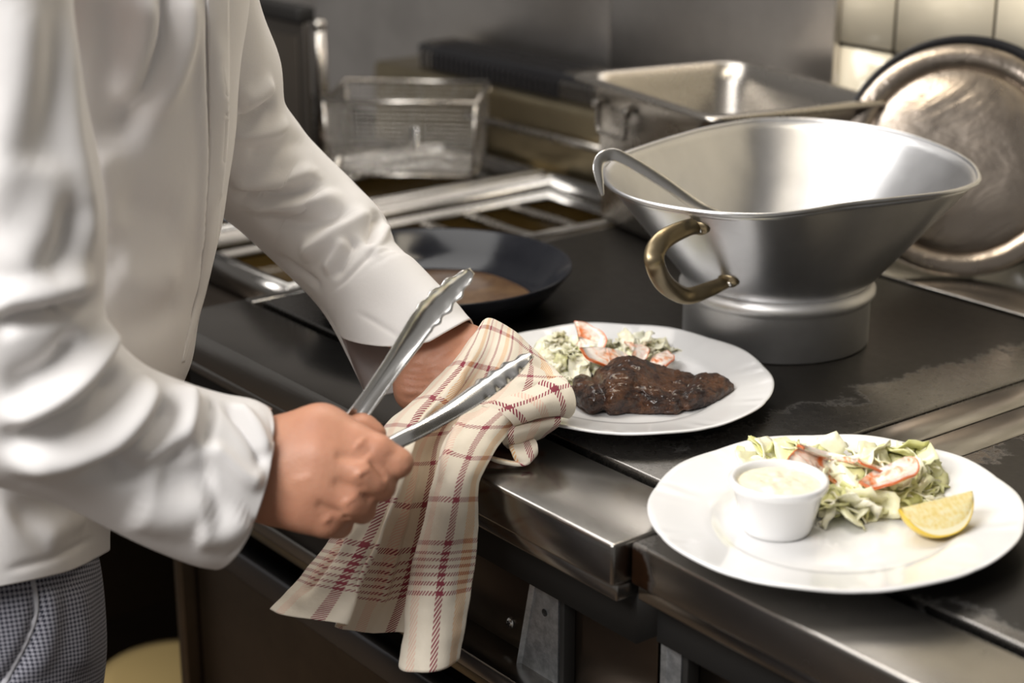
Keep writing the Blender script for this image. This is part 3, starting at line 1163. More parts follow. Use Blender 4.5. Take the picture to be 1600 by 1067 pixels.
V, Fc = [], []
nr_, na_ = 16, 64
for i in range(nr_):
    for j in range(na_):
        r = .0348 * i / (nr_ - 1)
        a = 2 * math.pi * j / na_
        x, y = r * math.cos(a), r * math.sin(a)
        h = .0405 + .0026 * (1 - (r / .0348) ** 2) + (.0022 * noise.noise(Vector((x * 95, y * 95, 3))) + .0011 * noise.noise(Vector((x * 240, y * 240, 7)))) * (1 - (r / .0348) ** 4)
        V.append((rc[0] + x, rc[1] + y, ZP + h))
for i in range(nr_ - 1):
    for j in range(na_):
        Fc.append((i * na_ + j, (i + 1) * na_ + j, (i + 1) * na_ + (j + 1) % na_, i * na_ + (j + 1) % na_))
sv = len(V)
sa = mesh('tartare_sauce', V, Fc, sauce_mat())
tag(sa, 'creamy herb-flecked sauce filling the white cup', 'sauce', kind='stuff')

# ---------------------------------------------------------------- steak
def steak_mat():
    N = NT('seared_beef')
    v = N.coord('Object')
    n = N.noise(v, 30, 6, .65, .5)
    n2 = N.noise(v, 160, 5, .7)
    c = N.ramp(N.math('ADD', N.math('MULTIPLY', n, .7), N.math('MULTIPLY', n2, .3)),
               [(.29, (0.005, 0.0015, 0.0008)), (.42, (0.018, 0.005, 0.002)), (.48, (0.058, 0.019, 0.006)), (.565, (0.15, 0.060, 0.022)), (.68, (0.04, 0.010, 0.004))])
    N.p(Base_Color=c, Roughness=N.math('ADD', .26, N.math('MULTIPLY', n2, .25)), Coat_Weight=.45, Coat_Roughness=.10, Subsurface_Weight=.02, Subsurface_Radius=(.004, .0015, .001))
    N.bump(N.math('ADD', N.math('MULTIPLY', n, .5), N.math('ADD', n2, N.noise(v, 420, 4, .7))), 1.0, .0045)
    return N.m


sf = onz(1014, 652, ZP)
sc_ = sf + _fh * .050
sc_[2] = ZP
bm = bmesh.new()
bmesh.ops.create_icosphere(bm, subdivisions=6, radius=1)
for v in bm.verts:
    c = v.co.copy()
    ph = math.atan2(c.y, c.x)
    # plan outline with lobes
    o_ = 1 + .07 * math.sin(3 * ph + 2.2) + .05 * math.sin(5 * ph + .8) + .035 * math.sin(8 * ph)
    rr_ = math.hypot(c.x, c.y)
    x = .077 * c.x * o_
    y = .047 * c.y * o_
    z = max(-.6, c.z)
    zz = .0145 * (math.copysign(abs(z) ** .6, z) + .58)
    p = Vector((x * 26, y * 26, zz * 40))
    d = .0062 * noise.noise(p) + .0036 * noise.noise(p * 2.3) + .0026 * abs(noise.noise(p * 5)) + .0016 * noise.noise(p * 9) + .0016 * abs(noise.noise(p * 17)) + .0008 * noise.noise(p * 34)
    top = max(0, c.z + .3)
    dome = .009 * math.exp(-((x + .018) / .028) ** 2) * top - .004 * math.exp(-((x - .03) / .02) ** 2 - ((y) / .025) ** 2) * top + .005 * math.exp(-((x - .055) / .014) ** 2) * top
    crease = -.007 * math.exp(-((x + .050 + .15 * y) / .0045) ** 2) - .0045 * math.exp(-((x - .045 - .3 * y) / .004) ** 2)
    n_ = Vector((c.x * .6, c.y * .9, c.z * 1.2))
    q = Vector((x, y, zz + dome)) + n_ * (d + crease)
    q.z = max(q.z, .0004)
    w_ = sc_ + RT * q.x + _fh * q.y + UPZ * q.z
    v.co = Vector(w_)
stk = from_bm('steak', bm, steak_mat(), None, True)
tag(stk, 'browned grilled steak lying on the white plate', 'steak')

# ---------------------------------------------------------------- lettuce, tomato, lemon
def leaf_mat(name, a, b, c):
    N = NT(name)
    g = N.n('ShaderNodeNewGeometry')
    v = N.coord('Object')
    n = N.noise(v, 90, 4)
    f_ = N.math('ADD', N.math('MULTIPLY', g.outputs['Random Per Island'], .7), N.math('MULTIPLY', n, .3))
    N.p(Base_Color=N.ramp(f_, [(.12, a), (.5, b), (.85, c)]), Roughness=.3, Subsurface_Weight=.25, Subsurface_Radius=(.006, .006, .003), Coat_Weight=.3, Coat_Roughness=.15)
    N.bump(N.noise(v, 260, 3), .3, .001)
    return N.m


def lettuce(name, label, blobs, mat, seed, size=(.024, .05), wid=(.009, .022)):
    """blobs: (centre world xyz, radius lateral, radius depth, height, count)"""
    rg = random.Random(seed)
    V, Fc = [], []
    for (c, ra, rb, hgt, cnt) in blobs:
        for _ in range(cnt):
            u, t = math.sqrt(rg.random()), rg.uniform(0, 2 * math.pi)
            off = RT * (ra * u * math.cos(t)) + _fh * (rb * u * math.sin(t))
            zc = hgt * (1 - u * u) * rg.uniform(.15, 1.0) + .004
            L, W = rg.uniform(*size), rg.uniform(*wid)
            az, el, ro = rg.uniform(0, 2 * math.pi), rg.gauss(0, .35), rg.gauss(0, .7)
            cu, cv = rg.uniform(-24, 12), rg.uniform(-35, 25)
            Rm = Matrix.Rotation(az, 3, 'Z') @ Matrix.Rotation(el, 3, 'Y') @ Matrix.Rotation(ro, 3, 'X')
            n1, n2 = 9, 5
            b0 = len(V)
            ps = rg.uniform(0, 9)
            for i in range(n1):
                s = (i / (n1 - 1) - .5) * L
                wd = W * (.45 + .55 * math.sin(math.pi * (.15 + .75 * i / (n1 - 1))))
                for j in range(n2):
                    q = (j / (n2 - 1) - .5) * wd
                    rip = .0022 * math.sin(i * 1.6 + ps) * (2 * abs(j / (n2 - 1) - .5)) + .0012 * math.sin(j * 2.5 + i * .9 + ps)
                    p = Rm @ Vector((s, q, cu * s * s + cv * q * q + rip))
                    p = p + Vector(c + off) + Vector((0, 0, zc))
                    p.z = max(p.z, c[2] + .0005)
                    V.append(p)
            for i in range(n1 - 1):
                for j in range(n2 - 1):
                    k = b0 + i * n2 + j
                    Fc.append((k, k + 1, k + n2 + 1, k + n2))
    o = mesh(name, V, Fc, mat)
    solid(o, .0011)
    tag(o, label, 'salad', kind='stuff')
    return o


LM1 = leaf_mat('cabbage_shreds', (0.86, 0.82, 0.58), (0.90, 0.88, 0.76), (0.78, 0.78, 0.46))
LM2 = leaf_mat('iceberg_leaves', (0.66, 0.66, 0.24), (0.84, 0.82, 0.56), (0.90, 0.87, 0.72))


def on_plate(x, y, h=0.0):
    p = onz(x, y, ZP + h)
    return np.array([p[0], p[1], ZP])


lettuce('shredded_lettuce', 'pale shredded lettuce heap behind the steak', [(on_plate(905, 588), .048, .030, .030, 120), (on_plate(880, 560), .03, .03, .022, 50), (on_plate(985, 560), .045, .022, .020, 70), (on_plate(850, 575), .02, .02, .014, 30)], LM1, 5, (.014, .032))
lettuce('shredded_lettuce', 'green and cream lettuce pile beside the lemon wedge', [(on_plate(1345, 772), .058, .030, .026, 90), (on_plate(1410, 755), .030, .028, .030, 50), (on_plate(1255, 745), .045, .022, .024, 60), (on_plate(1310, 795), .035, .018, .012, 30), (on_plate(1400, 785), .03, .018, .014, 24)], LM2, 11, (.030, .062), (.014, .034))


def tomato_mats():
    N = NT('dressed_tomato_flesh')
    v = N.coord('Object')
    n = N.noise(v, 70, 4, .6, .8)
    N.p(Base_Color=N.ramp(n, [(.33, (0.74, 0.19, 0.05)), (.41, (0.80, 0.42, 0.26)), (.49, (0.86, 0.70, 0.60)), (.65, (0.88, 0.82, 0.75))]), Roughness=.22, Coat_Weight=.5, Subsurface_Weight=.2, Subsurface_Radius=(.006, .002, .001))
    N.bump(n, .5, .0015)
    return N.m, plain('tomato_skin', (0.72, 0.17, 0.05), .25, 0, 60, .15, 0, Coat_Weight=.4)


TM, TS = tomato_mats()


def tomato(label, x, y, h, rad, az, el, ro, arc=200, grp=None):
    p = onz(x, y, ZP + h)
    Rm = Matrix.Rotation(az, 3, 'Z') @ Matrix.Rotation(el, 3, 'Y') @ Matrix.Rotation(ro, 3, 'X')
    t = thing('tomato_slice', label, 'tomato', (p[0], p[1], p[2]), grp)
    n1 = 26
    th = .0042
    for nm, r0, r1, mt in (('flesh', 0.0, .955, TM), ('skin', .955, 1.0, TS)):
        V, Fc = [], []
        rs = np.linspace(r0, r1, 5 if nm == 'flesh' else 3)
        for sgn in (1, -1):
            for r in rs:
                for k in range(n1):
                    a = math.radians(arc) * (k / (n1 - 1) - .5)
                    rr_ = rad * r * (1 + .03 * math.sin(5 * a))
                    zz = sgn * th / 2 * (1 - .5 * r ** 6) + .004 * (r * r) * math.cos(2 * a) + .0006 * math.sin(9 * a + 8 * r)
                    q = Rm @ Vector((rr_ * math.cos(a), rr_ * math.sin(a), zz))
                    V.append((p[0] + q.x, p[1] + q.y, max(p[2] + q.z, ZP + .001)))
        m_ = len(rs)
        half = m_ * n1
        for s in (0, 1):
            for i in range(m_ - 1):
                for k in range(n1 - 1):
                    b = s * half + i * n1 + k
                    q = (b, b + 1, b + n1 + 1, b + n1)
                    Fc.append(q if s else q[::-1])
        # outer edge, inner edge and the two cut ends
        for i in (0, m_ - 1):
            for k in range(n1 - 1):
                b = i * n1 + k
                Fc.append((b, b + 1, half + b + 1, half + b))
        for k in (0, n1 - 1):
            for i in range(m_ - 1):
                b = i * n1 + k
                Fc.append((b, b + n1, half + b + n1, half + b))
        mesh(nm, V, Fc, mt, t)
    return t


tomato('dressed tomato slice furthest back on the steak plate', 905, 530, .030, .028, .9, .25, .5, 210)
tomato('dressed tomato slice leaning over the lettuce above the steak', 945, 545, .033, .030, -.3, .55, -.35, 180)
tomato('small orange tomato piece right of the lettuce behind the steak', 990, 547, .018, .016, 1.2, .3, .4, 230)
tomato('thin tomato end peeking out behind the top of the steak', 1020, 560, .014, .022, .3, .15, .3, 160)
tomato('tomato slice lying lowest beside the sauce cup', 1275, 735, .030, .026, 2.6, -.15, .45, 200)
tomato('tomato slice folded upright at the middle of the salad', 1335, 720, .036, .028, 1.0, .5, -.4, 220)
tomato('pale dressed tomato strip sticking out across the salad top', 1300, 712, .040, .030, 3.5, .1, .6, 110)
tomato('pale tomato slice at the lettuce end near the lemon wedge', 1385, 730, .036, .028, -.2, .12, .25, 190)


def lemon():
    N = NT('lemon_rind')
    v = N.coord('Object')
    N.p(Base_Color=(0.80, 0.56, 0.06), Roughness=.35, Subsurface_Weight=.1, Subsurface_Radius=(.005, .004, .001))
    N.bump(N.noise(v, 300, 2), .4, .001)
    rind = N.m
    N = NT('lemon_pith')
    N.p(Base_Color=(0.86, 0.80, 0.56), Roughness=.6)
    pith = N.m
    N = NT('lemon_pulp')
    v = N.coord('Object')
    n = N.noise(N.coord('Object', (60, 160, 160)), 2, 2, .5)
    N.p(Base_Color=N.ramp(n, [(.3, (0.84, 0.66, 0.24)), (.55, (0.90, 0.78, 0.42)), (.75, (0.92, 0.86, 0.60))]), Roughness=.15, Subsurface_Weight=.35, Subsurface_Radius=(.008, .006, .002), Coat_Weight=.6)
    N.bump(n, .2, .001)
    pulp = N.m
    # wedge: axis = long direction of the lemon
    axis = RT * .93 + _fh * .30 + UPZ * .10
    axis /= np.linalg.norm(axis)
    dn = -UPZ * .85 + _fh * .10
    dn -= axis * (dn @ axis)
    dn /= np.linalg.norm(dn)
    sd_ = np.cross(axis, dn)
    A, Rr = .033, .031
    half = math.radians(47)
    c0 = onz(1462, 800, ZP + .020)
    t = thing('lemon_wedge', 'cut lemon wedge on the rim side of the salad plate', 'lemon', tuple(c0))
    na, nl = 20, 30

    def pt(r, lam, ph):
        # lam along axis -1..1 , ph angle round axis
        env = (max(0.0, 1 - abs(lam) ** 2.3)) ** .62
        return c0 + axis * (A * lam) + (dn * math.cos(ph) + sd_ * math.sin(ph)) * (Rr * env * r) - dn * .012

    lams = np.sin(np.linspace(-math.pi / 2, math.pi / 2, nl))

    def grid(name, fun, n1, n2, mt):
        V = [fun(i / (n1 - 1), j / (n2 - 1)) for i in range(n1) for j in range(n2)]
        V = [(v[0], v[1], max(v[2], ZP + .0004)) for v in V]
        Fc = [(i * n2 + j, i * n2 + j + 1, (i + 1) * n2 + j + 1, (i + 1) * n2 + j) for i in range(n1 - 1) for j in range(n2 - 1)]
        return mesh(name, V, Fc, mt, t)
    lam = lambda u: math.sin((u - .5) * math.pi)
    solid(grid('rind', lambda u, w: pt(1.0, lam(u), (w * 2 - 1) * half), nl, na, rind), .0012, -1)
    for s in (-1, 1):
        grid('pith', lambda u, w: pt(.80 + .195 * w, lam(u), s * half), nl, 4, pith)
        grid('pulp', lambda u, w: pt(.80 * w, lam(u) * .96, s * half) + (sd_ * s) * .0012 * math.sin(math.pi * min(1, w)) , nl, 12, pulp)


lemon()

# ---------------------------------------------------------------- the chef
def cloth_mat():
    N = NT('white_cotton')
    v = N.coord('UV')
    tw = N.n('ShaderNodeTexWave', _wave_type='BANDS', _bands_direction='DIAGONAL')
    N.s(tw.inputs['Vector'], v)
    tw.inputs['Scale'].default_value = 300
    o = N.coord('Object')
    n = N.noise(o, 40, 4, .6)
    N.p(Base_Color=N.mix(n, (0.84, 0.82, 0.81), (0.81, 0.79, 0.78)), Roughness=.85, Sheen_Weight=.2, Sheen_Roughness=.5)
    N.bump(N.math('ADD', N.math('MULTIPLY', tw.outputs['Fac'], .06), N.math('MULTIPLY', N.noise(o, 28, 5, .6), 1.4)), .22, .002)
    return N.m


def check_mat():
    N = NT('small_check_cloth')
    uv = N.coord('UV')
    sp_ = N.n('ShaderNodeSeparateXYZ')
    N.s(sp_.inputs[0], uv)
    per = 0.0036
    fu_ = N.math('FRACT', N.math('DIVIDE', sp_.outputs[0], per))
    fv_ = N.math('FRACT', N.math('DIVIDE', sp_.outputs[1], per))
    a = N.math('GREATER_THAN', fu_, .5)
    b = N.math('GREATER_THAN', fv_, .5)
    tw = N.math('GREATER_THAN', N.math('FRACT', N.math('MULTIPLY', N.math('ADD', fu_, fv_), 2.0)), .5)
    f_ = N.math('ADD', N.math('MULTIPLY', a, tw), N.math('MULTIPLY', b, N.math('SUBTRACT', 1.0, tw)))
    N.p(Base_Color=N.mix(f_, (0.34, 0.34, 0.39), (0.010, 0.012, 0.028)), Roughness=.9, Sheen_Weight=.1)
    return N.m


def skin_mat():
    N = NT('skin')
    o = N.coord('Object')
    n = N.noise(o, 22, 4, .6)
    n2 = N.noise(o, 260, 4, .6)
    c = N.mix(n, (0.62, 0.325, 0.205), (0.44, 0.185, 0.115))
    N.p(Base_Color=c, Roughness=N.math('ADD', .40, N.math('MULTIPLY', n2, .15)), Subsurface_Weight=.22, Subsurface_Radius=(.010, .004, .002), Subsurface_Scale=.6, Specular_IOR_Level=.4)
    vo = N.n('ShaderNodeTexVoronoi')
    N.s(vo.inputs['Vector'], o)
    vo.inputs['Scale'].default_value = 520
    N.bump(N.math('ADD', N.math('MULTIPLY', vo.outputs['Distance'], .35), n2), .28, .0010)
    return N.m


M['cloth'] = cloth_mat()
M['check'] = check_mat()
M['skin'] = skin_mat()

# ---- outlines of the garment parts: ring rows (left x, y, right x, y, depth, half thickness)
torso = [(-190, -220, 300, -260, 1.57, .125), (-245, -100, 372, -125, 1.588, .150), (-262, 0, 388, -20, 1.598, .159), (-268, 110, 374, 95, 1.607, .161), (-268, 210, 361, 200, 1.615, .160), (-260, 330, 346, 320, 1.62, .155), (-252, 420, 326, 405, 1.62, .155),
         (-245, 500, 306, 480, 1.615, .155), (-240, 600, 283, 570, 1.605, .155), (-240, 690, 240, 660, 1.60, .155), (-246, 780, 186, 750, 1.595, .155), (-252, 850, 160, 815, 1.59, .157), (-252, 918, 154, 872, 1.59, .158)]
r_sleeve = [(-170, -175, 95, -205, 1.30, .070), (-200, -60, 106, -90, 1.285, .075), (-212, 40, 108, 20, 1.285, .076), (-215, 160, 124, 130, 1.295, .076), (-212, 290, 147, 250, 1.31, .078), (-200, 420, 162, 370, 1.325, .080),
            (-175, 560, 160, 455, 1.34, .082), (-120, 690, 165, 515, 1.36, .080), (-10, 742, 196, 545, 1.38, .074), (90, 782, 240, 578, 1.40, .068), (170, 824, 300, 605, 1.42, .064), (240, 858, 352, 620, 1.435, .062),
            (300, 880, 396, 628, 1.445, .060), (345, 888, 424, 642, 1.452, .057)]

l_sleeve = [(388, -70, 215, 30, 1.66, .075), (408, 15, 232, 120, 1.70, .078), (430, 80, 262, 210, 1.735, .078), (432, 140, 300, 285, 1.765, .076), (466, 195, 340, 330, 1.79, .073), (503, 236, 385, 366, 1.80, .070), (555, 288, 430, 406, 1.80, .066), (597, 333, 470, 444, 1.785, .062),
            (612, 372, 505, 476, 1.77, .059), (650, 412, 530, 515, 1.755, .057), (692, 455, 545, 560, 1.74, .055), (735, 500, 568, 607, 1.722, .052), (774, 540, 592, 650, 1.706, .050)]


# ---- body: one continuous surface (torso, neck, head, arms, both hands with five fingers)
S = SDF()
H = []           # joints are given as (pixel x, pixel y, depth)
W_R = at(405, 738, 1.447)
W_L = at(672, 535, 1.735)


def mids(spec, i0, i1, f=.5):
    return [at(r[0] * (1 - f) + r[2] * f, r[1] * (1 - f) + r[3] * f, r[4]) for r in spec[i0:i1]]


TM_ = mids(torso, 1, 13)
S.chain(TM_, [.085] + [.10] * 11, .02)
# arms run down the middle of the sleeves
RA = mids(r_sleeve, 1, 13)
S.chain([TM_[0] + UPZ * .02] + RA[:1], [.06, .05], .02)
S.chain(RA + [W_R], [.052, .05, .05, .048, .046, .042, .040, .040, .040, .038, .034, .031, .0285], .012)
LA = mids(l_sleeve, 1, 9)
S.chain([TM_[0] + UPZ * .02] + LA[:1], [.06, .05], .02)
S.chain(LA + [W_L], [.048, .046, .045, .042, .040, .040, .040, .036, .030], .012)
NK = TM_[0] + np.array([0, .03, .10])
S.cone(TM_[0], NK + [0.0, .045, .07], .065, .056, .02)
HD = NK + np.array([0, .085, .175])
S.cone(HD + [0, -.015, .03], HD + [0, .0, -.005], .088, .080, .03)
S.cone(HD + [0, .045, -.02], HD + [0, .055, -.075], .06, .040, .03)       # face and chin
S.cone(HD + [0, .098, .0], HD + [0, .112, -.035], .008, .013, .012)       # nose
for s in (-1, 1):
    S.cone(HD + [s * .032, .085, .004], HD + [s * .034, .084, .004], .013, .013, .006)
    S.cone(HD + [s * .086, -.005, .015], HD + [s * .086, 0, -.03], .014, .010, .006)
S.cone(HD + [-.018, .092, -.062], HD + [.018, .092, -.062], .008, .008, .006)


def hj(*pts):
    return [at(*p) for p in pts]


# right hand: fist closed round the tongs, back of the hand to the viewer
S.cone(W_R, at(440, 733, 1.449), .0285, .030, .012, (UP, .86))
S.cone(at(435, 712, 1.450), at(505, 694, 1.452), .026, .025, .016)
S.cone(at(435, 752, 1.450), at(500, 770, 1.452), .028, .026, .016)
S.chain(hj((440, 700, 1.446), (500, 676, 1.442), (556, 692, 1.436)), [.023, .0195, .0155], .016)      # index metacarpal
S.chain(hj((440, 730, 1.440), (500, 718, 1.430), (562, 737, 1.4245)), [.024, .0185, .0150], .014)      # middle
S.chain(hj((440, 757, 1.442), (495, 760, 1.430), (545, 783, 1.4265)), [.024, .0180, .0142], .014)      # ring
S.chain(hj((438, 775, 1.448), (478, 792, 1.438), (511, 812, 1.436)), [.023, .0175, .0140], .014)      # little
S.cone(at(520, 740, 1.460), at(560, 715, 1.468), .020, .016, .014)                                     # palm
S.chain(hj((556, 692, 1.436), (590, 702, 1.432), (622, 723, 1.436)), [.0145, .0118, .0122], .006)      # index finger
S.chain(hj((622, 723, 1.436), (609, 731, 1.462), (585, 724, 1.474)), [.0118, .0102, .0085], .004)
S.chain(hj((562, 737, 1.4245), (585, 749, 1.428), (596, 760, 1.436)), [.0145, .0118, .0115], .0055)
S.chain(hj((596, 760, 1.436), (583, 762, 1.460), (556, 748, 1.470)), [.0115, .0100, .0085], .004)
S.chain(hj((545, 783, 1.4265), (559, 790, 1.432), (566, 797, 1.440)), [.0138, .0113, .0108], .0055)
S.chain(hj((566, 797, 1.440), (553, 792, 1.462), (532, 775, 1.470)), [.0108, .0095, .008], .004)
S.chain(hj((511, 812, 1.436), (523, 818, 1.444), (531, 822, 1.450)), [.0135, .0105, .0098], .0055)
S.chain(hj((531, 822, 1.450), (520, 812, 1.468), (508, 798, 1.474)), [.0098, .0085, .0075], .004)
S.chain(hj((470, 700, 1.468), (530, 678, 1.482), (566, 669, 1.484), (588, 678, 1.482)), [.018, .0135, .0115, .009], .008)   # thumb
# left hand: bent at the wrist, under the towel, gripping the plate edge
S.chain([W_L, at(695, 562, 1.715), at(735, 585, 1.705), at(775, 612, 1.70)], [.030, .0275, .029, .026], .016, (UP, 1.05))
S.chain(hj((668, 560, 1.716), (652, 596, 1.702), (650, 612, 1.698), (690, 622, 1.695)), [.027, .0195, .0165, .018], .014)
S.cone(at(705, 528, 1.735), at(765, 548, 1.728), .020, .018, .014)
S.cone(at(690, 560, 1.712), at(735, 545, 1.712), .022, .020, .012)
for k, (a, b, c) in enumerate((((790, 588, 1.715), (838, 590, 1.712), (862, 620, 1.70)), ((790, 602, 1.705), (838, 606, 1.70), (862, 634, 1.690)), ((782, 618, 1.697), (825, 624, 1.69), (850, 648, 1.682)), ((770, 632, 1.692), (805, 642, 1.685), (826, 660, 1.676)))):
    S.chain(hj(a, b, c), [.0125, .0105, .0085], .005)
S.chain(hj((700, 600, 1.70), (748, 640, 1.682), (800, 652, 1.672)), [.018, .0125, .010], .008)      # thumb

HN = (-1.85, .30, .80)
HX_ = (-0.95, 1.20, 1.90)
Vb, Qb = _blk_mesh(S, HN, HX_, .0028)
Vb = relax(Vb, Qb, 3, .5)
body_strokes = [
    # wrinkles of the bent left wrist
    ([(632, 578), (660, 581), (690, 577)], .0016, -.0016), ([(628, 590), (655, 596), (688, 592)], .0016, -.0018), ([(626, 585), (655, 590)], .0014, .0010),
    ([(624, 603), (650, 607), (675, 604)], .0016, -.0018), ([(622, 616), (640, 622), (660, 616)], .0018, -.0020), ([(640, 566), (665, 568), (690, 560)], .0016, -.0012),
    ([(655, 563), (690, 553), (735, 530)], .004, -.0015),
    # right hand: grooves between knuckles, knuckle bumps, finger creases
    ([(520, 712), (548, 714), (578, 716)], .0045, -.0022), ([(515, 752), (545, 760), (572, 768)], .0042, -.0022), ([(490, 785), (515, 797), (540, 803)], .004, -.0020),
    ([(575, 715), (592, 735), (606, 750)], .0026, -.0028), ([(560, 772), (572, 776), (580, 784)], .0024, -.0026), ([(535, 806), (545, 812)], .0024, -.0022),
    ([(572, 703), (578, 709)], .004, -.0012), ([(558, 690), (566, 696)], .006, .0016), ([(562, 735), (566, 742)], .0055, .0022), ([(543, 778), (548, 786)], .005, .0020), ([(508, 808), (514, 815)], .005, .0016),
    ([(455, 752), (470, 750), (490, 744)], .003, .0008), ([(612, 706), (618, 712)], .002, -.0007), ([(606, 709), (612, 717)], .002, -.0007),
]
Vb = strokes3d(Vb, Qb, body_strokes, 1.0)
person = thing('person', 'cook in white jacket and small-check trousers holding tongs and a towel', 'person', (-1.40, .55, 0))
bo = mesh('body', Vb, Qb, M['skin'], person)
bo['label'] = 'tanned bare hands and wrists'

# ---- jacket
def add_fold_noise(V, Fq, amp, scale, seed):
    N = vnormals(V, Fq)
    return V + N * (amp * nz(V, scale, seed) + amp * .4 * nz(V, scale * 2.3, seed + 5))[:, None]


jk = bpy.data.objects.new('jacket', None)
COL.objects.link(jk)
jk.parent = person
jk.matrix_parent_inverse = Matrix.Translation(-person.location)
jk['label'] = 'white cotton jacket with long loose sleeves'

V, Fq, uv = rings(torso, 220, 260, None, 2.4)
V = add_fold_noise(V, Fq, .004, 9, 2)
JS_T = [
    ([(322, -40), (326, 120), (328, 230), (322, 330), (318, 420), (300, 500), (282, 585)], .0045, -.008), ([(310, -40), (314, 130), (317, 250), (312, 360), (304, 430)], .005, .0045),
    ([(340, 40), (345, 160), (340, 260), (332, 350)], .008, .006), ([(258, -40), (262, 40), (234, 130), (185, 235)], .011, -.013), ([(280, -40), (286, 50), (262, 130), (225, 190)], .012, .012),
    ([(224, -40), (232, 50), (215, 120), (196, 170)], .014, .010), ([(178, -40), (182, 90), (178, 260)], .020, -.008), ([(150, 230), (160, 300), (175, 380)], .016, .008),
    ([(180, 300), (230, 330), (290, 340)], .02, -.004), ([(170, 420), (220, 440), (290, 420)], .02, .005), ([(170, 520), (230, 500), (285, 470)], .016, -.004), ([(345, 90), (352, 140)], .004, -.004),
    ([(0, 893), (80, 872), (150, 838)], .003, -.0025), ([(20, 820), (60, 790), (110, 770)], .016, -.006), ([(60, 850), (100, 820), (140, 800)], .012, .005),
]
JS_T = [(p_, w_, h_ * 1.25) for p_, w_, h_ in JS_T]
V = strokes3d(V, Fq, JS_T, 1.0 if ((V - V.mean(0)) * vnormals(V, Fq)).sum() > 0 else -1.0)
V = relax(V, Fq, 3, .4)
o = mesh('jacket_body', V, Fq, M['cloth'], jk, uv=uv)
solid(o, .0016)
# overlapping front edge with its row of stitching: a band laid on the front of the jacket
tri = BVHTree.FromPolygons([Vector(v) for v in V], [tuple(map(int, q)) for q in Fq])
line = crom(np.array([(322, -30), (325, 60), (327, 150), (327, 230), (322, 320), (317, 400), (303, 480), (283, 566)], float), 150)
width = np.interp(np.arange(150), [0, 60, 110, 149], [34, 28, 17, 4])
PV, okr = [], []
for (x, y), w_ in zip(line, width):
    row = []
    for f_ in np.linspace(0, 1, 10):
        h_ = tri.ray_cast(Vector(CAM), Vector(ray(x + f_ * w_, y)))
        if h_[0] is None:
            break
        row.append(np.array(h_[0]) - ray(x, y) * (.0034 - .0010 * f_))
    if len(row) == 10:
        PV.append(row)
PV = np.array(PV)
n1 = len(PV)
idx = np.arange(n1 * 10).reshape(n1, 10)
PF = np.stack([idx[:-1, :-1], idx[:-1, 1:], idx[1:, 1:], idx[1:, :-1]], -1).reshape(-1, 4)
o = mesh('front_placket', relax(PV.reshape(-1, 3), PF, 4, .5), PF, M['cloth'], jk, uv=np.stack([np.tile(np.arange(10), n1) * .003, np.repeat(np.arange(n1), 10) * .003], 1))
solid(o, .0022)



def cutR(th):
    return 1.0 if th > math.pi else 1 - .035 + .035 * math.sin(th) ** .8


V, Fq, uv = rings(r_sleeve, 240, 170, cutR, 2.1)
V = add_fold_noise(V, Fq, .003, 8, 7)
fl = 1.0 if ((V - V.mean(0)) * vnormals(V, Fq)).sum() > 0 else -1.0
JS_R = [
    # elbow crease and the folds that fan out from it
    ([(160, 462), (120, 478), (75, 490), (20, 498), (-20, 520)], .007, -.016), ([(95, 484), (108, 480)], .006, -.010), ([(150, 440), (90, 452), (20, 470), (-20, 480)], .014, .010),
    ([(165, 500), (150, 545), (110, 600), (50, 640), (-10, 655)], .012, .013), ([(190, 560), (170, 600), (130, 640), (60, 672), (-10, 690)], .010, -.012), ([(125, 510), (100, 560), (60, 590), (0, 610)], .012, -.009),
    ([(232, 585), (225, 625), (200, 665), (150, 700), (60, 715), (-10, 715)], .013, .013), ([(262, 600), (255, 650), (228, 690), (180, 722), (100, 735)], .010, -.012), ([(285, 600), (292, 635), (280, 680), (240, 712), (190, 728)], .011, .011),
    ([(300, 690), (260, 712), (215, 735), (160, 745)], .009, -.010), ([(318, 690), (350, 715), (385, 745), (415, 755)], .006, .006), ([(240, 740), (300, 745), (340, 735)], .012, -.006), ([(200, 790), (270, 800), (340, 780)], .022, .008), ([(300, 830), (350, 830), (390, 800)], .014, .006),
    ([(332, 618), (330, 660), (316, 700)], .004, -.005), ([(345, 625), (375, 660), (402, 700), (412, 735)], .005, -.006), ([(365, 628), (398, 668), (418, 715)], .006, .005),
    ([(416, 645), (428, 690), (428, 738), (405, 800), (375, 848), (350, 872)], .0018, -.0022),
    # long soft folds of the upper sleeve
    ([(50, -60), (40, 120), (10, 260), (-30, 380)], .022, .006), ([(85, -40), (80, 140), (50, 260), (10, 400)], .020, -.006), ([(105, -40), (112, 180), (132, 300), (142, 420)], .012, .005), ([(60, 230), (55, 340), (30, 450)], .024, .006),
    ([(120, 300), (100, 380), (60, 440)], .012, -.007),
]
V = strokes3d(V, Fq, [(p_, w_, h_ * 1.35) for p_, w_, h_ in JS_R], fl)
V = relax(V, Fq, 3, .4)
o = mesh('jacket_sleeve', V, Fq, M['cloth'], jk, uv=uv)
solid(o, .0016)



def cutL(th):
    if th > math.pi:
        return .917
    u = th / math.pi
    return .917 - .20 * max(0.0, (u - .42) / .58) ** 1.25 + .05 * math.sin(th)


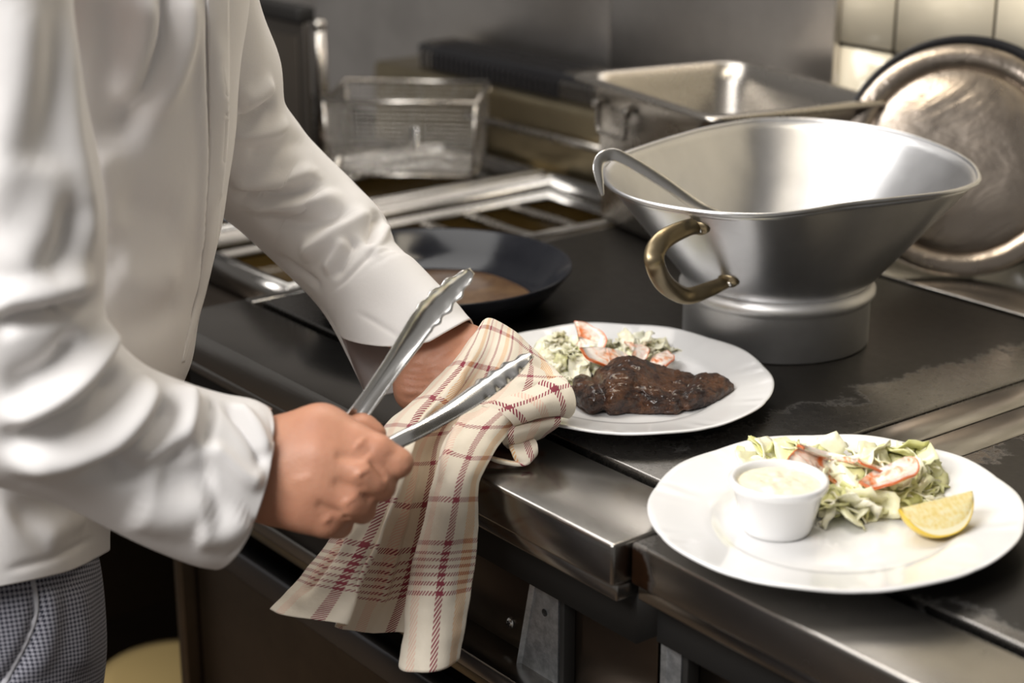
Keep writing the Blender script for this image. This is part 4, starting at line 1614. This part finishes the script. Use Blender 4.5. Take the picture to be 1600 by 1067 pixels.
V, Fq, uv = rings(l_sleeve, 240, 170, cutL, 2.1)
V = add_fold_noise(V, Fq, .0025, 13, 12)
fl = 1.0 if ((V - V.mean(0)) * vnormals(V, Fq)).sum() > 0 else -1.0
JS_L = [
    ([(432, 150), (410, 175), (385, 190), (362, 186)], .008, -.010), ([(428, 130), (400, 150), (372, 160)], .010, .007), ([(455, 190), (420, 205), (385, 208), (360, 200)], .008, .007), ([(480, 215), (430, 235), (380, 240)], .010, -.004),
    ([(500, 282), (460, 300), (410, 306), (358, 304)], .008, -.009), ([(505, 265), (455, 282), (400, 286), (355, 285)], .010, .007), ([(540, 300), (490, 320), (430, 322), (375, 318)], .010, .007), ([(560, 330), (510, 345), (450, 345), (395, 335)], .009, -.006),
    ([(598, 338), (585, 352), (576, 390)], .007, -.007), ([(604, 348), (594, 372), (580, 405)], .006, .005), ([(585, 330), (545, 352), (500, 385), (465, 402)], .010, .008), ([(560, 372), (540, 400), (520, 440)], .006, -.006), ([(545, 375), (528, 402), (508, 430)], .007, .006),
    ([(612, 372), (580, 398), (550, 428), (515, 460)], .0020, -.0026), ([(425, 395), (470, 425), (505, 452)], .006, -.005), ([(555, 485), (600, 512), (640, 538)], .002, -.001),
    ([(600, 385), (650, 440), (700, 500)], .03, .004),
]
V = strokes3d(V, Fq, [(p_, w_, h_ * 1.4) for p_, w_, h_ in JS_L], fl)
V = relax(V, Fq, 3, .4)
o = mesh('jacket_sleeve', V, Fq, M['cloth'], jk, uv=uv)
solid(o, .0016)

# ---- trousers
tr = bpy.data.objects.new('trousers', None)
COL.objects.link(tr)
tr.parent = person
tr.matrix_parent_inverse = Matrix.Translation(-person.location)
tr['label'] = 'navy and white small-check trousers'
r_leg = [(-205, 760, 112, 720, 1.585, .125), (-215, 830, 126, 800, 1.585, .126), (-215, 910, 146, 880, 1.58, .123), (-200, 1010, 158, 985, 1.58, .115), (-170, 1110, 152, 1090, 1.58, .10), (-120, 1300, 120, 1285, 1.585, .085), (-70, 1600, 90, 1590, 1.60, .075), (-40, 1960, 75, 1955, 1.64, .065)]
V, Fq, uv = rings(r_leg, 150, 120, None, 2.2)
V = add_fold_noise(V, Fq, .003, 8, 21)
fl = 1.0 if ((V - V.mean(0)) * vnormals(V, Fq)).sum() > 0 else -1.0
V = strokes3d(V, Fq, [([(52, 912), (58, 950), (45, 1000), (18, 1050), (-10, 1080)], .004, -.006), ([(70, 905), (80, 960), (70, 1020), (40, 1070)], .010, .004), ([(120, 900), (130, 980), (125, 1060)], .02, .004)], fl)
o = mesh('trouser_leg', V, Fq, M['check'], tr, uv=uv)
solid(o, .0014)
# pocket edge: pale binding along the slanted pocket
tri = BVHTree.FromPolygons([Vector(v) for v in V], [tuple(map(int, q)) for q in Fq])
pk = []
for x, y in crom(np.array([(50, 905), (56, 940), (52, 970), (38, 1005), (20, 1040), (2, 1075)], float), 30):
    h_ = tri.ray_cast(Vector(CAM), Vector(ray(x, y)))
    if h_[0]:
        pk.append(np.array(h_[0]) - ray(x, y) * .0014)
if len(pk) > 4:
    tube('pocket_binding', pk, .0026, plain('pale_binding', (0.42, 0.42, 0.45), .9), tr, 8, None, .35, ref=tuple(-FW))
l_leg = [(-150, 800, 120, 790, 1.72, .11), (-140, 920, 125, 910, 1.74, .105), (-130, 1050, 118, 1040, 1.75, .095), (-100, 1300, 100, 1290, 1.78, .08), (-70, 1700, 80, 1690, 1.84, .07)]
V, Fq, uv = rings(l_leg, 90, 90, None, 2.2)
o = mesh('trouser_leg', V, Fq, M['check'], tr, uv=uv)
solid(o, .0014)

# ---------------------------------------------------------------- tongs
tg = thing('tongs', 'steel serving tongs with scalloped tips held open in the fist', 'tongs', tuple(at(540, 700, 1.47)))


def tong_arm(cl, hw_, cv, side, name):
    """cl: centre line (px,py,d); hw_: half widths (m); cv: trough depth (m)"""
    P = crom(np.array([at(*c) for c in cl]), 90)
    t = np.linspace(0, 1, 90)
    W = np.interp(t, np.linspace(0, 1, len(hw_)), hw_)
    K = np.interp(t, np.linspace(0, 1, len(cv)), cv)
    T = np.gradient(P, axis=0)
    T /= np.linalg.norm(T, axis=1)[:, None]
    Sd = np.cross(T, np.asarray(side, float))
    Sd /= np.linalg.norm(Sd, axis=1)[:, None]
    Nn = np.cross(Sd, T)
    V, nn = [], 15
    for i in range(90):
        sc = max(0.0, (t[i] - .60) / .40)
        for j in range(nn):
            u = j / (nn - 1) * 2 - 1
            w_ = W[i]
            wav = 0
            if sc > 0:
                wav = math.cos(sc * 2 * math.pi * 4.5)
                w_ = w_ * (1 + .10 * wav * min(1, sc * 4))
            n_ = K[i] * (u * u - .5) + (.0012 * wav * (abs(u) ** 3) * min(1, sc * 4) if sc > 0 else 0)
            V.append(P[i] + Sd[i] * (u * w_) + Nn[i] * n_)
    Fc = [(i * nn + j, i * nn + j + 1, (i + 1) * nn + j + 1, (i + 1) * nn + j) for i in range(89) for j in range(nn - 1)]
    o = mesh(name, V, Fc, M['chrome'], tg)
    solid(o, .0011)
    return o


tong_arm([(490, 735, 1.475), (552, 655, 1.48), (600, 588, 1.495), (640, 530, 1.51), (665, 495, 1.52), (700, 458, 1.53), (738, 423, 1.54)],
         [.008, .0080, .0078, .0085, .0105, .0115, .0120, .0095, .0035], [.008, .008, .008, .007, .006, .006, .006, .005, .001], -FW + RT * .55 + UP * .2, 'tong_arm')
tong_arm([(500, 745, 1.480), (612, 690, 1.485), (670, 660, 1.505), (715, 632, 1.525), (755, 605, 1.54), (790, 580, 1.55), (830, 553, 1.56)],
         [.008, .0080, .0078, .0082, .0100, .0112, .0112, .0095, .0035], [-.008, -.008, -.008, -.007, -.006, -.006, -.006, -.005, -.001], -FW * .6 + UP * .9 + RT * .1, 'tong_arm')
tube('hinge_pin', [at(490, 728, 1.477), at(497, 752, 1.480)], .005, M['chrome'], tg, 12)

# ---------------------------------------------------------------- towel
def towel_mat():
    N = NT('plaid_tea_towel')
    uv = N.coord('UV')
    sp_ = N.n('ShaderNodeSeparateXYZ')
    N.s(sp_.inputs[0], uv)

    def colour(c, off, dens):
        """thread colour along one direction"""
        p = 0.080
        x = N.math('FRACT', N.math('ADD', N.math('DIVIDE', c, p), off))

        def band(a, b):
            return N.math('MULTIPLY', N.math('GREATER_THAN', x, a), N.math('LESS_THAN', x, b))
        col = N.mix(N.math('MULTIPLY', band(.74, .90), .95), (0.80, 0.73, 0.61), (0.76, 0.43, 0.18))
        col = N.mix(N.math('MULTIPLY', band(.24, .34), .7), col, (0.76, 0.46, 0.36))
        col = N.mix(band(.0, .072), col, (0.25, 0.007, 0.045))
        col = N.mix(band(.50, .572), col, (0.25, 0.007, 0.045))
        return col
    warp = colour(sp_.outputs[0], .10, 1)
    x2 = N.math('FRACT', N.math('ADD', N.math('DIVIDE', sp_.outputs[1], .0415), .2))
    wm_ = N.math('MULTIPLY', N.math('GREATER_THAN', x2, .40), N.math('LESS_THAN', x2, .52))
    # triple border stripes close to the hem
    hem = N.math('GREATER_THAN', sp_.outputs[1], 0.268)
    x3 = N.math('FRACT', N.math('DIVIDE', sp_.outputs[1], .0068))
    hem_s = N.math('MULTIPLY', N.math('MULTIPLY', hem, N.math('LESS_THAN', sp_.outputs[1], .306)), N.math('GREATER_THAN', x3, .55))
    wm_ = N.math('MAXIMUM', N.math('MULTIPLY', wm_, N.math('SUBTRACT', 1.0, hem)), hem_s)
    weft = N.mix(wm_, (0.80, 0.73, 0.61), (0.25, 0.007, 0.045))
    tw = N.math('FRACT', N.math('DIVIDE', N.math('ADD', sp_.outputs[0], N.math('MULTIPLY', sp_.outputs[1], .75)), .0027))
    top = N.math('GREATER_THAN', tw, .47)
    o_ = N.coord('Object')
    n = N.noise(o_, 130, 4)
    c = N.mix(top, weft, warp)
    c = N.mix(N.math('MULTIPLY', n, .16), c, (0.62, 0.50, 0.34))
    N.p(Base_Color=c, Roughness=.9, Sheen_Weight=.2)
    N.bump(N.math('ADD', N.math('MULTIPLY', tw, .5), N.noise(o_, 220, 4)), .35, .0009)
    return N.m


TOW = [   # rows from the top fold over the hand down to the hem; columns run through two deep pleats
    [(750, 514, 1.692), (754, 503, 1.690), (761, 497, 1.690), (770, 498, 1.691), (780, 503, 1.692), (792, 510, 1.694), (805, 518, 1.696), (820, 532, 1.698), (834, 546, 1.700), (848, 560, 1.702)],
    [(715, 556, 1.683), (726, 553, 1.672), (740, 552, 1.666), (752, 554, 1.668), (765, 557, 1.670), (780, 561, 1.665), (796, 567, 1.660), (815, 576, 1.661), (840, 583, 1.666), (874, 584, 1.682)],
    [(660, 613, 1.668), (675, 610, 1.656), (694, 612, 1.644), (706, 618, 1.655), (722, 622, 1.668), (742, 622, 1.662), (758, 621, 1.640), (792, 619, 1.634), (836, 615, 1.640), (884, 606, 1.665)],
    [(603, 667, 1.636), (624, 664, 1.620), (655, 668, 1.612), (652, 676, 1.634), (675, 678, 1.660), (702, 676, 1.658), (706, 672, 1.622), (738, 672, 1.606), (774, 668, 1.610), (808, 662, 1.632)],
    [(572, 735, 1.596), (596, 736, 1.578), (632, 742, 1.568), (622, 748, 1.596), (655, 750, 1.630), (690, 748, 1.618), (682, 742, 1.578), (706, 742, 1.558), (732, 742, 1.558), (753, 742, 1.574)],
    [(528, 826, 1.588), (552, 828, 1.566), (600, 834, 1.556), (586, 838, 1.590), (630, 840, 1.632), (676, 836, 1.618), (658, 830, 1.576), (684, 830, 1.556), (716, 828, 1.558), (746, 826, 1.580)],
    [(474, 898, 1.586), (500, 905, 1.562), (565, 916, 1.552), (548, 922, 1.592), (605, 925, 1.636), (660, 915, 1.620), (640, 910, 1.578), (667, 910, 1.557), (703, 910, 1.560), (738, 905, 1.580)],
    [(423, 953, 1.580), (448, 962, 1.560), (540, 975, 1.550), (525, 980, 1.594), (580, 988, 1.640), (640, 992, 1.622), (626, 1042, 1.580), (655, 1050, 1.560), (690, 1046, 1.562), (717, 1030, 1.580)],
]
B1 = [
    [(752, 634, 1.630), (790, 622, 1.632), (835, 604, 1.640), (872, 590, 1.655)],
    [(775, 642, 1.622), (815, 628, 1.622), (855, 612, 1.630), (888, 600, 1.646)],
    [(795, 655, 1.618), (832, 640, 1.616), (868, 626, 1.624), (897, 620, 1.640)],
    [(803, 664, 1.622), (840, 652, 1.620), (872, 642, 1.626), (897, 640, 1.638)],
    [(808, 664, 1.640), (842, 654, 1.638), (870, 650, 1.640), (889, 652, 1.648)],
    [(808, 652, 1.668), (842, 644, 1.664), (868, 640, 1.664), (882, 640, 1.668)],
]
B2 = [
    [(790, 652, 1.655), (820, 648, 1.650), (850, 645, 1.648), (872, 648, 1.65)],
    [(784, 668, 1.632), (812, 660, 1.628), (845, 655, 1.628), (876, 652, 1.636)],
    [(783, 682, 1.622), (806, 676, 1.618), (840, 668, 1.622), (873, 664, 1.634)],
    [(786, 694, 1.624), (806, 690, 1.622), (832, 682, 1.628), (858, 675, 1.642)],
    [(793, 700, 1.634), (810, 697, 1.632), (830, 690, 1.638), (848, 682, 1.652)],
]
B3 = [
    [(796, 682, 1.640), (812, 684, 1.636), (830, 680, 1.640)],
    [(795, 696, 1.622), (814, 700, 1.620), (838, 690, 1.626)],
    [(800, 710, 1.616), (818, 713, 1.612), (840, 700, 1.620)],
    [(806, 722, 1.614), (823, 724, 1.610), (836, 712, 1.620)],
    [(795, 722, 1.612), (806, 726, 1.610), (818, 722, 1.618)],
    [(770, 714, 1.612), (776, 721, 1.610), (785, 718, 1.622)],
    [(752, 706, 1.614), (754, 713, 1.612), (758, 712, 1.625)],
]
VV, FF, UU = [], [], []
off = 0
for ctrl, nu, nv, u0, v0 in ((TOW, 240, 230, 0, 0), (B1, 70, 70, .145, .075), (B2, 60, 60, .065, .03), (B3, 40, 70, .06, .055)):
    V, Fq, uv = net(ctrl, nu, nv)
    VV.append(V)
    FF.append(Fq + off)
    UU.append(uv + np.array([u0, v0]))
    off += len(V)
VV, FF, UU = np.vstack(VV), np.vstack(FF), np.vstack(UU)
VV = add_fold_noise(VV, FF, .0016, 34, 40)
fl = 1.0 if (vnormals(VV, FF) @ -FW).mean() > 0 else -1.0
VV = strokes3d(VV, FF, [
    ([(742, 545), (700, 600), (660, 650), (640, 700)], .004, -.006), ([(728, 580), (690, 630), (650, 690)], .006, .005), ([(770, 570), (735, 625), (700, 680)], .006, -.005), ([(780, 595), (740, 640), (712, 690), (690, 760)], .006, .006),
    ([(820, 560), (850, 575), (870, 590)], .005, -.004), ([(760, 640), (720, 700), (700, 790), (690, 900)], .010, .004), ([(600, 690), (580, 780), (530, 880)], .006, .005), ([(625, 700), (605, 790), (575, 880), (550, 950)], .006, -.006), ([(650, 720), (630, 800), (605, 900), (590, 960)], .006, .005),
    ([(560, 800), (520, 870), (470, 940)], .004, -.004), ([(800, 600), (840, 600), (880, 612)], .005, .003),
], fl)
tow = mesh('tea_towel', VV, FF, towel_mat(), None, uv=UU)
solid(tow, .0022)
tag(tow, 'cream towel with burgundy and orange checks draped over the hidden hand', 'towel')
